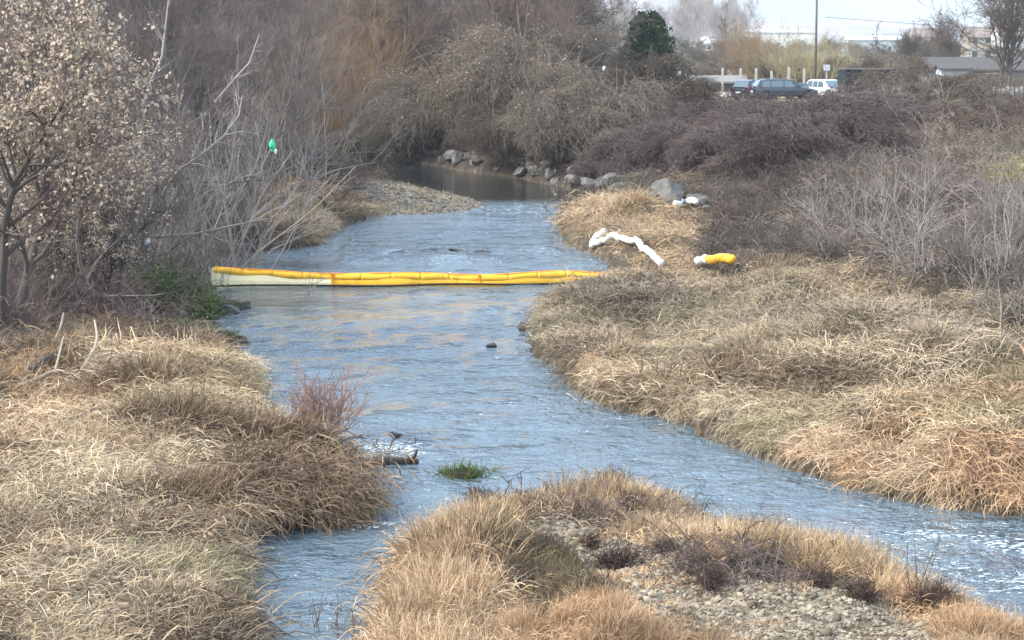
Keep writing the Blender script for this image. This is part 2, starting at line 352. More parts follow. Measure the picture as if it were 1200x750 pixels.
# plants: each returns {part: mesh}
def bare_tree(seed, h=10, limbs=9, mats=('bark_grey', 'twig_grey'), trunks=1, spread=1.0, dens=1.0, trop=0.06, twr=0.006, droop=False):
    g = np.random.default_rng(seed); S = np.zeros((trunks, 3)); S[:, :2] = g.normal(0, 0.14, (trunks, 2)) * (trunks > 1)
    D = np.array([0, 0, 1.]) + g.normal(0, 0.12 if trunks == 1 else 0.35, (trunks, 3)) * [1, 1, 0]
    L0 = h * g.uniform(.75, 1, trunks); p0 = strands(g, S - [0, 0, .3], D, L0, 14, 0.09, 0.05); r0 = taper(L0, 14, np.full(trunks, h * 0.014), 0.012)
    r0[:, 0] *= 1.5
    out_t = [tubes(p0, r0, 7)]; tw = []
    S, D, r, tt = sprout(g, p0, r0, limbs, .18, .95, .45, 1.05); L1 = h * 0.42 * spread * (1.15 - .75 * tt) * g.uniform(.7, 1.2, len(S))
    p1 = strands(g, S, D, L1, 9, 0.13, trop * 1.3 if not droop else .05, None if not droop else -.12); r1 = taper(L1, 9, r * .62, 0.007); out_t.append(tubes(p1, r1, 5))
    S, D, r, tt = sprout(g, p1, r1, int(8 * dens), .15, .97, .35, .95); L2 = np.repeat(L1, int(8 * dens)) * .45 * g.uniform(.6, 1.2, len(S))
    p2 = strands(g, S, D, L2, 6, 0.15, trop if not droop else -.12); r2 = taper(L2, 6, r * .6, .004); tw.append(tubes(p2, r2, 4))
    S, D, r, tt = sprout(g, p2, r2, int(7 * dens), .1, 1, .3, .9); L3 = np.repeat(L2, int(7 * dens)) * .5 * g.uniform(.6, 1.2, len(S))
    p3 = strands(g, S, D, L3, 4, 0.16, trop if not droop else -.25); r3 = taper(L3, 4, np.maximum(r * .6, twr * .8), twr * .5); tw.append(tubes(p3, r3, 3))
    S, D, r, tt = sprout(g, p3, r3, 4, .1, 1, .3, .8); L4 = np.repeat(L3, 4) * .6 * g.uniform(.5, 1.2, len(S))
    p4 = strands(g, S, D, L4, 3, 0.12, trop if not droop else -.3); r4 = taper(L4, 3, np.full(len(S), twr * .7), twr * .4); tw.append(tubes(p4, r4, 3))
    return {'trunk': mesh_np('tree_trunk', *merge(out_t), M[mats[0]], True), 'crown': mesh_np('tree_crown', *merge(tw), M[mats[1]])}, p4
def shrub(seed, h=2.2, stems=16, mats='twig_pale', spread=.55, fork=5, twig=5, rad=.014, trop=.05, wob=.12, endt=None, twr=.004):
    g = np.random.default_rng(seed); S = np.zeros((stems, 3)); S[:, :2] = g.normal(0, h * .09, (stems, 2)); S[:, 2] = -.08
    az = g.uniform(0, 2 * np.pi, stems); tl = np.abs(g.normal(0, spread, stems)); D = np.stack([np.cos(az) * np.sin(tl), np.sin(az) * np.sin(tl), np.cos(tl)], 1)
    L0 = h * g.uniform(.6, 1.1, stems); p0 = strands(g, S, D, L0, 8, wob, trop, endt); r0 = taper(L0, 8, rad * g.uniform(.6, 1.2, stems), .004)
    S, D, r, tt = sprout(g, p0, r0, fork, .2, .95, .25, .85); L1 = np.repeat(L0, fork) * .5 * (1.2 - .7 * tt) * g.uniform(.6, 1.2, len(S))
    p1 = strands(g, S, D, L1, 5, wob * 1.1, trop, endt); r1 = taper(L1, 5, r * .65, .003)
    S, D, r, tt = sprout(g, p1, r1, twig, .15, 1, .3, .9); L2 = np.repeat(L1, twig) * .5 * g.uniform(.5, 1.2, len(S))
    p2 = strands(g, S, D, L2, 4, wob, trop, endt); r2 = taper(L2, 4, np.full(len(S), twr), twr * .5)
    return {'stems': mesh_np('shrub_stems', *tubes(p0, r0, 5), M[mats], True), 'twigs': mesh_np('shrub_twigs', *merge([tubes(p1, r1, 4), tubes(p2, r2, 3)]), M[mats])}, p2
def drape(seed, rx, ry, h, mats=('twig_brown', 'twig_tan'), n=1500, leafm='leaf_fluff', nl=2500, lsize=.07, hang=1.0, topc=.5):
    """dome of hanging vines on a leaning frame of limbs, with a ragged outline"""
    g = np.random.default_rng(seed); parts = {}
    k = 12; az = g.uniform(0, 2 * np.pi, k); tl = g.uniform(.1, .95, k); D = np.stack([np.cos(az) * np.sin(tl) * rx / h, np.sin(az) * np.sin(tl) * ry / h, np.cos(tl)], 1)
    L0 = h * g.uniform(.75, 1.0, k); p0 = strands(g, g.normal(0, .3, (k, 3)) * [rx / 3, ry / 3, 0], D, L0, 10, .1, .0, -.12); r0 = taper(L0, 10, np.full(k, .07), .015)
    lob = 15; lc = g.uniform(-1, 1, (lob, 3)) * [rx * .8, ry * .7, 0]; lc[:, 2] = g.uniform(.12, .80, lob) * h * (1 - .45 * (lc[:, 0] / rx) ** 2); lr = g.uniform(.22, .42, lob)
    u = unit(g.normal(0, 1, (n, 3))); u[:, 2] = np.abs(u[:, 2]) * 1.0 - .15
    li = g.integers(0, lob, n); inn = g.uniform(.55, 1.05, n)[:, None] ** .6
    S = lc[li] + u * inn * np.stack([lr[li] * rx, lr[li] * ry, lr[li] * h * .62], 1)
    S[:, 2] = np.maximum(S[:, 2], .25)
    out = unit(S * [1, 1, 0] + g.normal(0, .4, (n, 3)) * [1, 1, 0]) ; D = out * .8 + [0, 0, .25]
    L = g.uniform(.35, 1.3, n) * hang * h / 5
    p1 = strands(g, S, D, L, 7, .24, -.04, -.42); p1[:, :, 2] = np.maximum(p1[:, :, 2], -.2); r1 = taper(L, 7, g.uniform(.010, .024, n), .006)
    S2, D2, r, tt = sprout(g, p1, r1, 4, .05, 1, .4, 1.3); L2 = g.uniform(.15, .5, len(S2)) * h / 5
    p2 = strands(g, S2, D2, L2, 4, .3, -.12); r2 = taper(L2, 4, np.full(len(S2), .011), .005)
    parts['stems'] = mesh_np('vine_limbs', *tubes(p0, r0, 6), M[mats[0]], True)
    parts['vines'] = mesh_np('vine_strands', *merge([tubes(p1, r1, 3), tubes(p2, r2, 3)]), M[mats[1]])
    if nl:
        q = p2[g.integers(0, len(p2), nl), g.integers(0, 4, nl)]; q = q[q[:, 2] > topc * h * g.uniform(.2, 1.1, len(q))]
        parts['leaves'] = mesh_np('dry_leaves', *leaves(g, q, lsize, .8, .4), M[leafm])
    return parts, p2
def put(name, parts, label, cat, loc, rz=0, s=1.0, group=None, tilt=(0, 0), sz=None):
    o = thing(name, label, cat, loc, rz, group); o.rotation_euler = (tilt[0], tilt[1], rz); o.scale = (s, s, sz or s)
    for pn, me in parts.items(): link(pn, me, o)
    return o
ORD = ['leftmost', 'second', 'third', 'fourth', 'fifth', 'sixth', 'seventh', 'eighth', 'ninth', 'tenth', 'eleventh', 'twelfth', 'thirteenth', 'fourteenth', 'fifteenth', 'sixteenth', 'seventeenth', 'eighteenth', 'nineteenth', 'twentieth',
       'twenty-first', 'twenty-second', 'twenty-third', 'twenty-fourth', 'twenty-fifth', 'twenty-sixth', 'twenty-seventh', 'twenty-eighth', 'twenty-ninth', 'thirtieth']
RANKS = {}
def rank(o, tpl): RANKS.setdefault(tpl, []).append(o)
def finish_ranks():
    for tpl, os_ in RANKS.items():
        os_.sort(key=lambda o: pix(o.location.x, o.location.y, o.location.z)[0])
        for i, o in enumerate(os_): o['label'] = tpl.replace('{}', ORD[i] + (' from the left' if i else ''))
# ------------------------------------------------------------------ terrain
def axis_steps(a, b, inner0, inner1, step, grow):
    pts = list(np.arange(inner0, inner1 + 1e-6, step)); s_ = step; x = inner1
    while x < b: s_ *= grow; x += s_; pts.append(min(x, b))
    s_ = step; x = inner0; lo = []
    while x > a: s_ *= grow; x -= s_; lo.append(max(x, a))
    return np.array(lo[::-1] + pts)
gx = axis_steps(-92, 92, -13, 14, 0.14, 1.04)
gy = [-40, -25, -12, -4, 2, 7, 11, 14, 16.5, 18.5]; yy = 20.0
while yy < 256: gy.append(yy); yy += max(0.12, yy * 0.0056)
gy = np.array(gy + [256])
X, Y = np.meshgrid(gx, gy); Z = heights(X, Y)
Vt = np.stack([X, Y, Z], -1).reshape(-1, 3); nx, ny = len(gx), len(gy)
ii = (np.arange(ny - 1)[:, None] * nx + np.arange(nx - 1)[None]).reshape(-1, 1)
Ft = ii + np.array([[0, 1, nx + 1, nx]])
me = mesh_np('ground', Vt, Ft, M['soil'], True)
def poly_px(pts, x, y, z):
    a, b_ = pix(x, y, z); return inside(np.array(pts, float), a, b_)
GRAVEL = [(580, 620), (650, 596), (700, 604), (760, 640), (800, 628), (850, 660), (900, 648), (960, 678), (1010, 672), (1050, 706), (1100, 716), (1110, 760), (900, 790), (820, 752), (750, 742), (730, 700), (690, 700), (670, 668), (610, 650)]
SPIT = [(420, 208), (470, 212), (560, 232), (575, 243), (540, 252), (440, 250), (420, 235)]
YARDP = [(780, 60), (780, 112), (860, 118), (1010, 122), (1010, 60)]
gv = np.zeros(len(Vt)); ins = poly_px(GRAVEL, *Vt.T) & (Vt[:, 1] < 40); gv[ins] = 1; gv[poly_px(SPIT, *Vt.T) & (Vt[:, 1] > 60)] = .9
gv[(Vt[:, 2] < 0)] = .6
me.attributes.new('gravel', 'FLOAT', 'POINT').data.foreach_set('value', gv.astype(np.float32))
md_ = (1 - sstep(4, 6, edge_dist(POLYS[1], Vt[:, 0], Vt[:, 1]))) * sstep(84, 90, Vt[:, 1]) * (Vt[:, 0] < 6) * (Vt[:, 2] > 0)
me.attributes.new('mud', 'FLOAT', 'POINT').data.foreach_set('value', md_.astype(np.float32))
yd = sstep(126, 136, Vt[:, 1]) * sstep(8, 12, Vt[:, 0])
me.attributes.new('yard', 'FLOAT', 'POINT').data.foreach_set('value', yd.astype(np.float32))
tag(link('ground', me), kind='structure', label='river banks of brown soil with a pale gravel bar')
mb = MB(); z = 2.4
for x0, y0, x1, y1 in ((-6000, -40, -92, 256), (92, -40, 6000, 256), (-6000, 256, 6000, 9000)): mb.add([(x0, y0, z), (x1, y0, z), (x1, y1, z), (x0, y1, z)], [(0, 1, 2, 3)])
M['field'] = plain('field_ground', (0.22, 0.21, 0.13), .95, .1, .35, .02, obj=False)
tag(mb.build('field', M['field']), kind='structure', label='flat winter fields stretching to the hills')
# water
wx = np.concatenate([[-95, -60, -35, -20], np.arange(-12, 12.1, 0.22), [16, 24, 40, 95]])
wy = [-40, -10, 5, 14]; yy = 19.0
while yy < 130: wy.append(yy); yy += max(.16, yy * .007)
wy = np.array(wy + [145]); X, Y = np.meshgrid(wx, wy)
fl = X * .25 + Y
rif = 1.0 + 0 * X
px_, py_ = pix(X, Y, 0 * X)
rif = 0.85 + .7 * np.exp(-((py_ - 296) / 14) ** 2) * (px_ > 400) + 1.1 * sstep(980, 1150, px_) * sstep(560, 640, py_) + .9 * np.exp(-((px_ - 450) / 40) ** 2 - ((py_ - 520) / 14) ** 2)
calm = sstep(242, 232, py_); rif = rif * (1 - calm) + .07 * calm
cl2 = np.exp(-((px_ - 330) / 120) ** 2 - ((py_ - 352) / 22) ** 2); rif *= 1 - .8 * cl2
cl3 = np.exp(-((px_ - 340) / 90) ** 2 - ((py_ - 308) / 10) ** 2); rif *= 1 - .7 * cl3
Zw = rif * (.075 * (vnoise(X, Y, .9, 2) - .5) + .035 * (vnoise(X, Y, .45, 3) - .5))
# low ridges where the current runs over submerged stones
for (a, b_, l, hgt) in ((470, 297, 46, .2), (540, 301, 60, .16), (610, 292, 40, .12), (445, 303, 30, .1), (520, 274, 50, .09), (560, 318, 60, .1), (640, 515, 25, .06), (1150, 655, 50, .1), (1120, 640, 40, .08), (1180, 680, 40, .08)):
    q = P(a, b_); sc_ = q[1] / 60.; Zw += hgt * np.exp(-((X - q[0]) / (l / 2400 * q[1])) ** 2 - ((Y - q[1]) / (.55)) ** 2)
nx, ny = len(wx), len(wy); ii = (np.arange(ny - 1)[:, None] * nx + np.arange(nx - 1)[None]).reshape(-1, 1)
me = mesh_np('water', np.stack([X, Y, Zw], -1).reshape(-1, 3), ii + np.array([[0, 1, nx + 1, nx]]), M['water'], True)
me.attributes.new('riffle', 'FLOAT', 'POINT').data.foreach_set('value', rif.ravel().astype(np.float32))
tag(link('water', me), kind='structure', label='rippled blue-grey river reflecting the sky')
#@@SCATTER
# ------------------------------------------------------------------ scattered ground cover (stuff)
SRC = bpy.data.collections.new('ground_cover_sources')      # not linked to the scene
def source(name, me):
    c = bpy.data.collections.new(name); o = bpy.data.objects.new(name, me); c.objects.link(o); return c, o
def tussock(seed, n=120, ln=.5, lean=.6, r=.16, fan=.5, wid=.008, droop=-.14, material='grass', npt=5, wob=.10, lift=0.):
    g = np.random.default_rng(seed); S = np.zeros((n, 3)); S[:, :2] = g.normal(0, r, (n, 2)); S[:, 2] = -.04 + lift * g.random(n)
    D = np.stack([lean + g.normal(0, fan, n), g.normal(0, fan, n), np.full(n, 1.0)], 1)
    L = ln * g.uniform(.5, 1.15, n); p = strands(g, S, D, L, npt, wob, droop, droop * 2.2)
    side = unit(np.cross(unit(p[:, 1] - p[:, 0]), g.normal(0, 1, (n, 3))))[:, None, :]
    wd = (wid * g.uniform(.6, 1.3, n))[:, None] * np.array([.8, 1, .85, .6, .12][:npt] if npt == 5 else np.linspace(1, .15, npt))[None]
    a = p + side * wd[..., None]; b_ = p - side * wd[..., None]
    c_ = p + np.cross(side, unit(np.gradient(p, axis=1))) * wd[..., None] * .5
    v = np.stack([a, c_, b_], 2).reshape(-1, 3)                       # three verts across: a folded blade
    i = (np.arange(n)[:, None] * npt * 3 + np.arange(npt - 1)[None] * 3).reshape(-1, 1)
    f = np.concatenate([i + np.array([[0, 1, 4, 3]]), i + np.array([[1, 2, 5, 4]])])
    return mesh_np('blades', v, f, M[material])
def cane_clump(seed, n=26, ln=1.5, h=.8, r=.5, fork=3, rad=.007, droop=-.22, up=1.2, material='scrub'):
    g = np.random.default_rng(seed); S = np.zeros((n, 3)); S[:, :2] = g.normal(0, r, (n, 2)); S[:, 2] = -.1
    az = g.uniform(0, 2 * np.pi, n); D = np.stack([np.cos(az), np.sin(az), np.full(n, up)], 1)
    L = ln * g.uniform(.5, 1.2, n); p = strands(g, S, D, L, 8, .16, -.02, droop * 1.6); p[:, :, 2] = np.maximum(p[:, :, 2], -.1)
    rr = taper(L, 8, np.full(n, rad), rad * .5)
    S, D, r_, tt = sprout(g, p, rr, fork * 2, .15, 1, .4, 1.2); L2 = ln * .3 * g.uniform(.4, 1.2, len(S)); p2 = strands(g, S, D, L2, 4, .22, droop * .4)
    return mesh_np('canes', *merge([tubes(p, rr, 3), tubes(p2, taper(L2, 4, np.full(len(S), rad * .6), rad * .3), 3)]), M[material])
def pebble_mesh(seed, material):
    g = np.random.default_rng(seed); mb_ = []
    t_ = (1 + 5 ** .5) / 2; v = np.array([(-1, t_, 0), (1, t_, 0), (-1, -t_, 0), (1, -t_, 0), (0, -1, t_), (0, 1, t_), (0, -1, -t_), (0, 1, -t_), (t_, 0, -1), (t_, 0, 1), (-t_, 0, -1), (-t_, 0, 1)], float)
    v = unit(v) * g.uniform(.75, 1.15, (12, 1)) * [1.0, .75, .5]
    f = np.array([(0, 11, 5), (0, 5, 1), (0, 1, 7), (0, 7, 10), (0, 10, 11), (1, 5, 9), (5, 11, 4), (11, 10, 2), (10, 7, 6), (7, 1, 8), (3, 9, 4), (3, 4, 2), (3, 2, 6), (3, 6, 8), (3, 8, 9), (4, 9, 5), (2, 4, 11), (6, 2, 10), (8, 6, 7), (9, 8, 1)])
    return mesh_np('pebble', v, f, M[material], True)
def scatter(name, meshes, pos, rot, scl, idx, tint, label):
    """one object of kind stuff: points carrying copies of the given plant meshes"""
    me = bpy.data.meshes.new(name); me.vertices.add(len(pos)); me.vertices.foreach_set('co', np.asarray(pos, np.float32).ravel())
    me.attributes.new('rot', 'FLOAT_VECTOR', 'POINT').data.foreach_set('vector', np.asarray(rot, np.float32).ravel())
    me.attributes.new('scl', 'FLOAT_VECTOR', 'POINT').data.foreach_set('vector', np.asarray(scl, np.float32).ravel())
    me.attributes.new('pick', 'INT', 'POINT').data.foreach_set('value', np.asarray(idx, np.int32))
    me.attributes.new('tint', 'FLOAT_VECTOR', 'POINT').data.foreach_set('vector', np.asarray(tint, np.float32).ravel())
    o = link(name, me); c = bpy.data.collections.new(name + '_sources')
    for i, m_ in enumerate(meshes): c.objects.link(bpy.data.objects.new('%s_source_%02d' % (name, i), m_))
    ng = bpy.data.node_groups.new(name, 'GeometryNodeTree')
    ng.interface.new_socket('Geometry', in_out='INPUT', socket_type='NodeSocketGeometry'); ng.interface.new_socket('Geometry', in_out='OUTPUT', socket_type='NodeSocketGeometry')
    n = ng.nodes; gi = n.new('NodeGroupInput'); go = n.new('NodeGroupOutput')
    ci = n.new('GeometryNodeCollectionInfo'); ci.inputs[0].default_value = c; ci.inputs[1].default_value = True; ci.inputs[2].default_value = True
    iop = n.new('GeometryNodeInstanceOnPoints'); iop.inputs['Pick Instance'].default_value = True
    def attr(nm, typ):
        a = n.new('GeometryNodeInputNamedAttribute'); a.data_type = typ; a.inputs[0].default_value = nm; return a.outputs[0]
    L_ = ng.links.new; L_(gi.outputs[0], iop.inputs['Points']); L_(ci.outputs[0], iop.inputs['Instance'])
    L_(attr('pick', 'INT'), iop.inputs['Instance Index'])
    e2 = n.new('FunctionNodeEulerToRotation'); L_(attr('rot', 'FLOAT_VECTOR'), e2.inputs[0]); L_(e2.outputs[0], iop.inputs['Rotation'])
    L_(attr('scl', 'FLOAT_VECTOR'), iop.inputs['Scale']); L_(iop.outputs[0], go.inputs[0])
    md = o.modifiers.new('scatter', 'NODES'); md.node_group = ng
    return tag(o, label, kind='stuff')
def cand(n, x0, x1, y0, y1, g):
    """random ground points, more of them near the viewer's side of the river"""
    u = g.random(n); y = y0 * (y1 / y0) ** u; x = g.uniform(-1, 1, n) * (0.27 * y + 1.5); k = (x > x0) & (x < x1); return x[k], y[k]
def downhill(x, y):
    e = .5; hx = heights(x + e, y) - heights(x - e, y); hy = heights(x, y + e) - heights(x, y - e); return np.arctan2(-hy, -hx), np.hypot(hx, hy) / (2 * e)
g = np.random.default_rng(11)
Z_GRASSL = [(-300, 440), (0, 425), (60, 400), (100, 372), (150, 385), (200, 400), (260, 392), (300, 395), (520, 640), (340, 800), (-300, 800)]
Z_LEDGE = [(120, 330), (250, 335), (300, 355), (300, 396), (200, 402), (140, 380)]
Z_TANL = [(285, 215), (360, 205), (440, 235), (420, 262), (380, 285), (300, 292), (285, 260)]
Z_MOUND = [(655, 270), (700, 230), (760, 232), (835, 262), (835, 325), (720, 325), (690, 300)]
Z_GRASSR = [(600, 360), (700, 325), (860, 325), (940, 300), (1060, 320), (1300, 385), (1300, 640), (1100, 620), (700, 500), (600, 430)]
Z_GREENR = [(1165, 192), (1300, 188), (1300, 232), (1172, 228)]
def inz(z_, px, py): return inside(np.array(z_, float), px, py)
TAN = np.array([.53, .375, .23]); STRAW = np.array([.62, .485, .325]); ORG = np.array([.55, .345, .20]); OLV = np.array([.31, .265, .15]); BRN = np.array([.17, .115, .075]); GRY = np.array([.30, .25, .19]); GRN = np.array([.11, .17, .05])
def lerp(a, b_, t_): return a * (1 - t_[:, None]) + b_ * t_[:, None]
x, y = cand(48000, -200, 200, 21, 175, g); z = heights(x, y); px, py = pix(x, y, z)
onland = z > 0.12
isl = inside(POLYS[2], x, y)
za = inz(Z_GRASSL, px, py) & (x < 1) & ~isl; zc = inz(Z_TANL, px, py); zd = inz(Z_MOUND, px, py); ze = inz(Z_GRASSR, px, py) & ~isl; zb = inz(Z_LEDGE, px, py); zg = inz(Z_GREENR, px, py)
bare = inz(GRAVEL, px, py) & isl
patch = vnoise(x, y, 1.6, 4); patch2 = vnoise(x, y, 4.2, 5)
yardm = (y > 127) & (x > 5)
yardm = (y > 127) & (x > 5)
fsh = (edge_dist(POLYS[1], x, y) < 4.5) & (y > 86) & (px > 440) & (px < 745); onland &= ~fsh
keep = onland & (za | zc | zd | ze | (isl & ~bare) | (zb & (g.random(len(x)) < .5)) | zg | (yardm & (g.random(len(x)) < .55)) | ((~za & ~ze & ~isl & ~zb) & (g.random(len(x)) < .35)))
cw_ = np.abs(vnoise(x, y, 1.7, 0) - .5) < .022; keep &= ~(cw_ & ~isl & (g.random(len(x)) < .6))
keep |= bare & onland & (vnoise(x, y, .8, 3) > .56) & (g.random(len(x)) < .5)
spit = inz(SPIT, px, py) & (y > 60); keep &= ~spit | (g.random(len(x)) < .5); typ_s = spit
x, y, z, px, py, isl, za, zb, zc, zd, ze, zg, patch, patch2, yardm, bare, spit = [q[keep] for q in (x, y, z, px, py, isl, za, zb, zc, zd, ze, zg, patch, patch2, yardm, bare, spit)]
fp = np.array([G(a, b_)[:2] for a, b_ in ((708, 281), (697, 289), (693, 297), (703, 296), (712, 290), (718, 286), (732, 291), (748, 293), (752, 301), (761, 306), (768, 314), (776, 320), (791, 250), (800, 247), (817, 246), (817, 324), (829, 323), (844, 323), (858, 323))])
near_f = np.min(np.hypot(x[:, None] - fp[None, :, 0], (y[:, None] - fp[None, :, 1]) * .5 + .25), axis=1) < .55
ed0 = np.min([edge_dist(p_, x, y) for p_ in POLYS], axis=0); kk_ = (ed0 > .17) | (g.random(len(x)) < .15)
x, y, z, px, py, isl, za, zb, zc, zd, ze, zg, patch, patch2, yardm, bare, spit, near_f = [q[kk_] for q in (x, y, z, px, py, isl, za, zb, zc, zd, ze, zg, patch, patch2, yardm, bare, spit, near_f)]
n = len(x); az, slope = downhill(x, y)
t_ = lerp(np.tile(TAN, (n, 1)), STRAW, sstep(.35, .7, vnoise(x, y, 2.3, 6)))
t_ = lerp(t_, ORG, .85 * sstep(.42, .68, patch2)); t_ = lerp(t_, OLV, .7 * sstep(.58, .74, vnoise(x, y, 1.9, 7)))
t_ = lerp(t_, BRN, .85 * sstep(.54, .70, patch)); t_ = lerp(t_, STRAW * 1.08, .7 * sstep(.6, .8, vnoise(x, y, .9, 0)))
t_ = np.where(zd[:, None], lerp(np.tile(TAN * .95, (n, 1)), STRAW, g.random(n) * .4), t_)
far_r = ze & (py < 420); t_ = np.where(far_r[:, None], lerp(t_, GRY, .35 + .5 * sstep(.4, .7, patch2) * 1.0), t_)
rest = ~(za | zc | zd | ze | isl | zb | zg | yardm); t_ = np.where(rest[:, None], lerp(np.tile(BRN, (n, 1)), GRY, g.random(n)), t_)
t_ = np.where((isl)[:, None], lerp(t_, TAN * [1.08, 1.0, .95], np.full(n, .5)), t_)
t_ = np.where(zb[:, None], lerp(np.tile(OLV, (n, 1)), GRN * .9, g.random(n)), t_); t_ = np.where(zg[:, None], lerp(np.tile(GRN * 1.3, (n, 1)), TAN, .25 + .6 * g.random(n)), t_)
t_ = np.where(yardm[:, None], lerp(np.tile(np.array([.26, .25, .13]), (n, 1)), TAN, g.random(n)), t_)
dk = inz([(560, 640), (620, 600), (690, 640), (700, 690), (650, 725), (590, 700)], px, py) & isl; t_ = np.where(dk[:, None], lerp(np.tile(BRN, (n, 1)), OLV * .6, g.random(n)), t_)
t_ = np.where(spit[:, None], STRAW * .75, t_)
t_ *= g.uniform(.62, 1.22, n)[:, None]
# types: 0-3 matted, 4-6 tall tufts, 7-8 short
typ = g.integers(0, 4, n)
tall = (isl & (g.random(n) < .62)) | ((vnoise(x, y, 1.3, 7) > .62) & (g.random(n) < .5)); typ = np.where(tall, g.integers(4, 7, n), typ); typ = np.where(zb | yardm | bare | spit | near_f, g.integers(7, 9, n), typ)
rz = np.where(isl & tall, g.uniform(0, 6.28, n), az + g.normal(0, .65, n)); rz = np.where(za, az * .35 + (vnoise(x, y, 3, 1) - .5) * 3 - .4 + g.normal(0, .5, n), rz)
ed_ = np.min([edge_dist(p_, x, y) for p_ in POLYS], axis=0); scl = g.uniform(.65, 1.25, n) * np.where(isl, (.72 + .3 * (ed_ < 1.1)) * (1 - .3 * (py > 690) * (px > 560)), .55 + .45 * sstep(.1, .9, ed_)) * (.75 + .5 * vnoise(x, y, .8, 2)) * np.where(y > 60, 1.25, 1.0) * np.where(isl, .85, 1.0) * np.where(yardm, .8, 1) * (1 + .35 * sstep(.5, .8, patch))
rot = np.stack([g.normal(0, .12, n), np.clip(slope * .6, 0, .6) * (typ < 4) + g.normal(0, .08, n), rz], 1)
gm = [tussock(s_, 165, .44, 1.5, .30, .85, .0062, -.20, wob=.19, lift=.16) for s_ in range(4)] + [tussock(20 + s_, 130, .50, .38, .12, .42, .0058, -.06, wob=.14) for s_ in range(3)] + [tussock(40 + s_, 60, .20, .3, .18, .5, .009, -.08) for s_ in range(2)]
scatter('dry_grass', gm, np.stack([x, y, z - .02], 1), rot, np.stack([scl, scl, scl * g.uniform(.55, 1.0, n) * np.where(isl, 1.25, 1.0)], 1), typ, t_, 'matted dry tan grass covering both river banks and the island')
print('grass', n)
# bramble and dead scrub
x, y = cand(27000, -200, 200, 24, 185, g); z = heights(x, y); px, py = pix(x, y, z); isl = inside(POLYS[2], x, y)
za = inz(Z_GRASSL, px, py); zd = inz(Z_MOUND, px, py); ze = inz(Z_GRASSR, px, py); zb = inz(Z_LEDGE, px, py); zc = inz(Z_TANL, px, py)
yardm = (y > 122) & (x > 7) & (px < 1000)
pr = np.where(zb, .10, np.where(zc, .05, np.where(ze, .07, .75))); nf2 = np.min(np.hypot(x[:, None] - fp[None, :, 0], (y[:, None] - fp[None, :, 1]) * .35 + .25), axis=1) < .9
pr = np.where(za | zd | isl | yardm | nf2 | inz(SPIT, px, py), .0, pr); pr = np.where(inz(Z_GREENR, px, py), .15, pr); pr = np.where(isl & (vnoise(x, y, .6, 6) > .66), .6, pr)
shore = edge_dist(POLYS[1], x, y); pr = np.where((shore < 1.1) & (y > 88) & (px > 440) & (px < 740), 0, pr); sl = P(790, 236, .3); pr = np.where(((x - sl[0]) / 2.6) ** 2 + ((y - sl[1]) / 8) ** 2 < 1, 0, pr)
k = (z > .22) & (g.random(len(x)) < pr)
x, y, z, px, py, ze = [q[k] for q in (x, y, z, px, py, ze)]; n = len(x)
PUR = np.array([.12, .083, .076]); RED = np.array([.16, .105, .08]); GRB = np.array([.14, .115, .096]); DKB = np.array([.065, .05, .043])
v = vnoise(x, y, 5, 3); t_ = lerp(np.tile(PUR, (n, 1)), GRB, sstep(.35, .65, v)); t_ = lerp(t_, DKB, .6 * g.random(n))
t_ = lerp(t_, RED, .8 * sstep(1000, 1080, px) * (py < 180)); t_ = lerp(t_, np.array([.29, .235, .195]), .45 * (((px > 960) | (py > 290)) & (px > 860) & (y < 92) & (g.random(n) < .7)))
t_ = lerp(t_, np.array([.175, .13, .12]), .7 * ((px < 200) & (py > 230)))
t_ *= g.lognormal(0, .33, n).clip(.5, 2.0)[:, None]
sc = g.uniform(.6, 1.15, n) * np.where(y > 85, 1.15, .85) * np.where(ze, .6, 1) * np.where(y < 45, .5, 1) * np.where((px > 690) & (y > 80) & (y < 120) & (px < 1000), .9, 1)
cm = [cane_clump(60 + i, 18, 1.4, .7, .5, 2, .013) for i in range(3)] + [cane_clump(66, 7, 1.7, .7, .5, 3, .022, -.16, 1.6)] + [cane_clump(70 + i, 22, 1.0, .5, .4, 2, .009, -.1, 1.8) for i in range(2)]
scatter('bramble_undergrowth', cm, np.stack([x, y, z], 1), np.stack([g.normal(0, .1, n), g.normal(0, .1, n), g.uniform(0, 6.28, n)], 1), np.stack([sc, sc, sc], 1), g.integers(0, 6, n), t_, 'tangle of leafless brown and purple brambles over the river slopes')
print('bramble', n)
# dead leaves and bits caught in the undergrowth and grass
x, y = cand(9000, -200, 200, 22, 120, g); z = heights(x, y); px, py = pix(x, y, z); k = (z > .1) & ~inside(POLYS[2], x, y) & (np.min([edge_dist(p_, x, y) for p_ in POLYS], axis=0) > .5); x, y, z = x[k], y[k], z[k]; n = len(x)
M['litter'] = tinted('dead_leaf_litter', .3)
def litter(seed):
    g_ = np.random.default_rng(seed); return mesh_np('litter', *leaves(g_, g_.normal(0, .22, (22, 3)) * [1, 1, .35] + [0, 0, .10], .045, .7), M['litter'])
scatter('leaf_litter', [litter(i) for i in range(3)], np.stack([x, y, z + .04], 1), np.stack([0 * x, 0 * x, g.uniform(0, 6.28, n)], 1), np.tile(g.uniform(.7, 1.3, n)[:, None], (1, 3)), g.integers(0, 3, n),
        lerp(np.tile(np.array([.42, .33, .24]), (n, 1)), np.array([.14, .09, .065]), g.random(n)), 'dead leaves and stalks caught in grass and brambles')
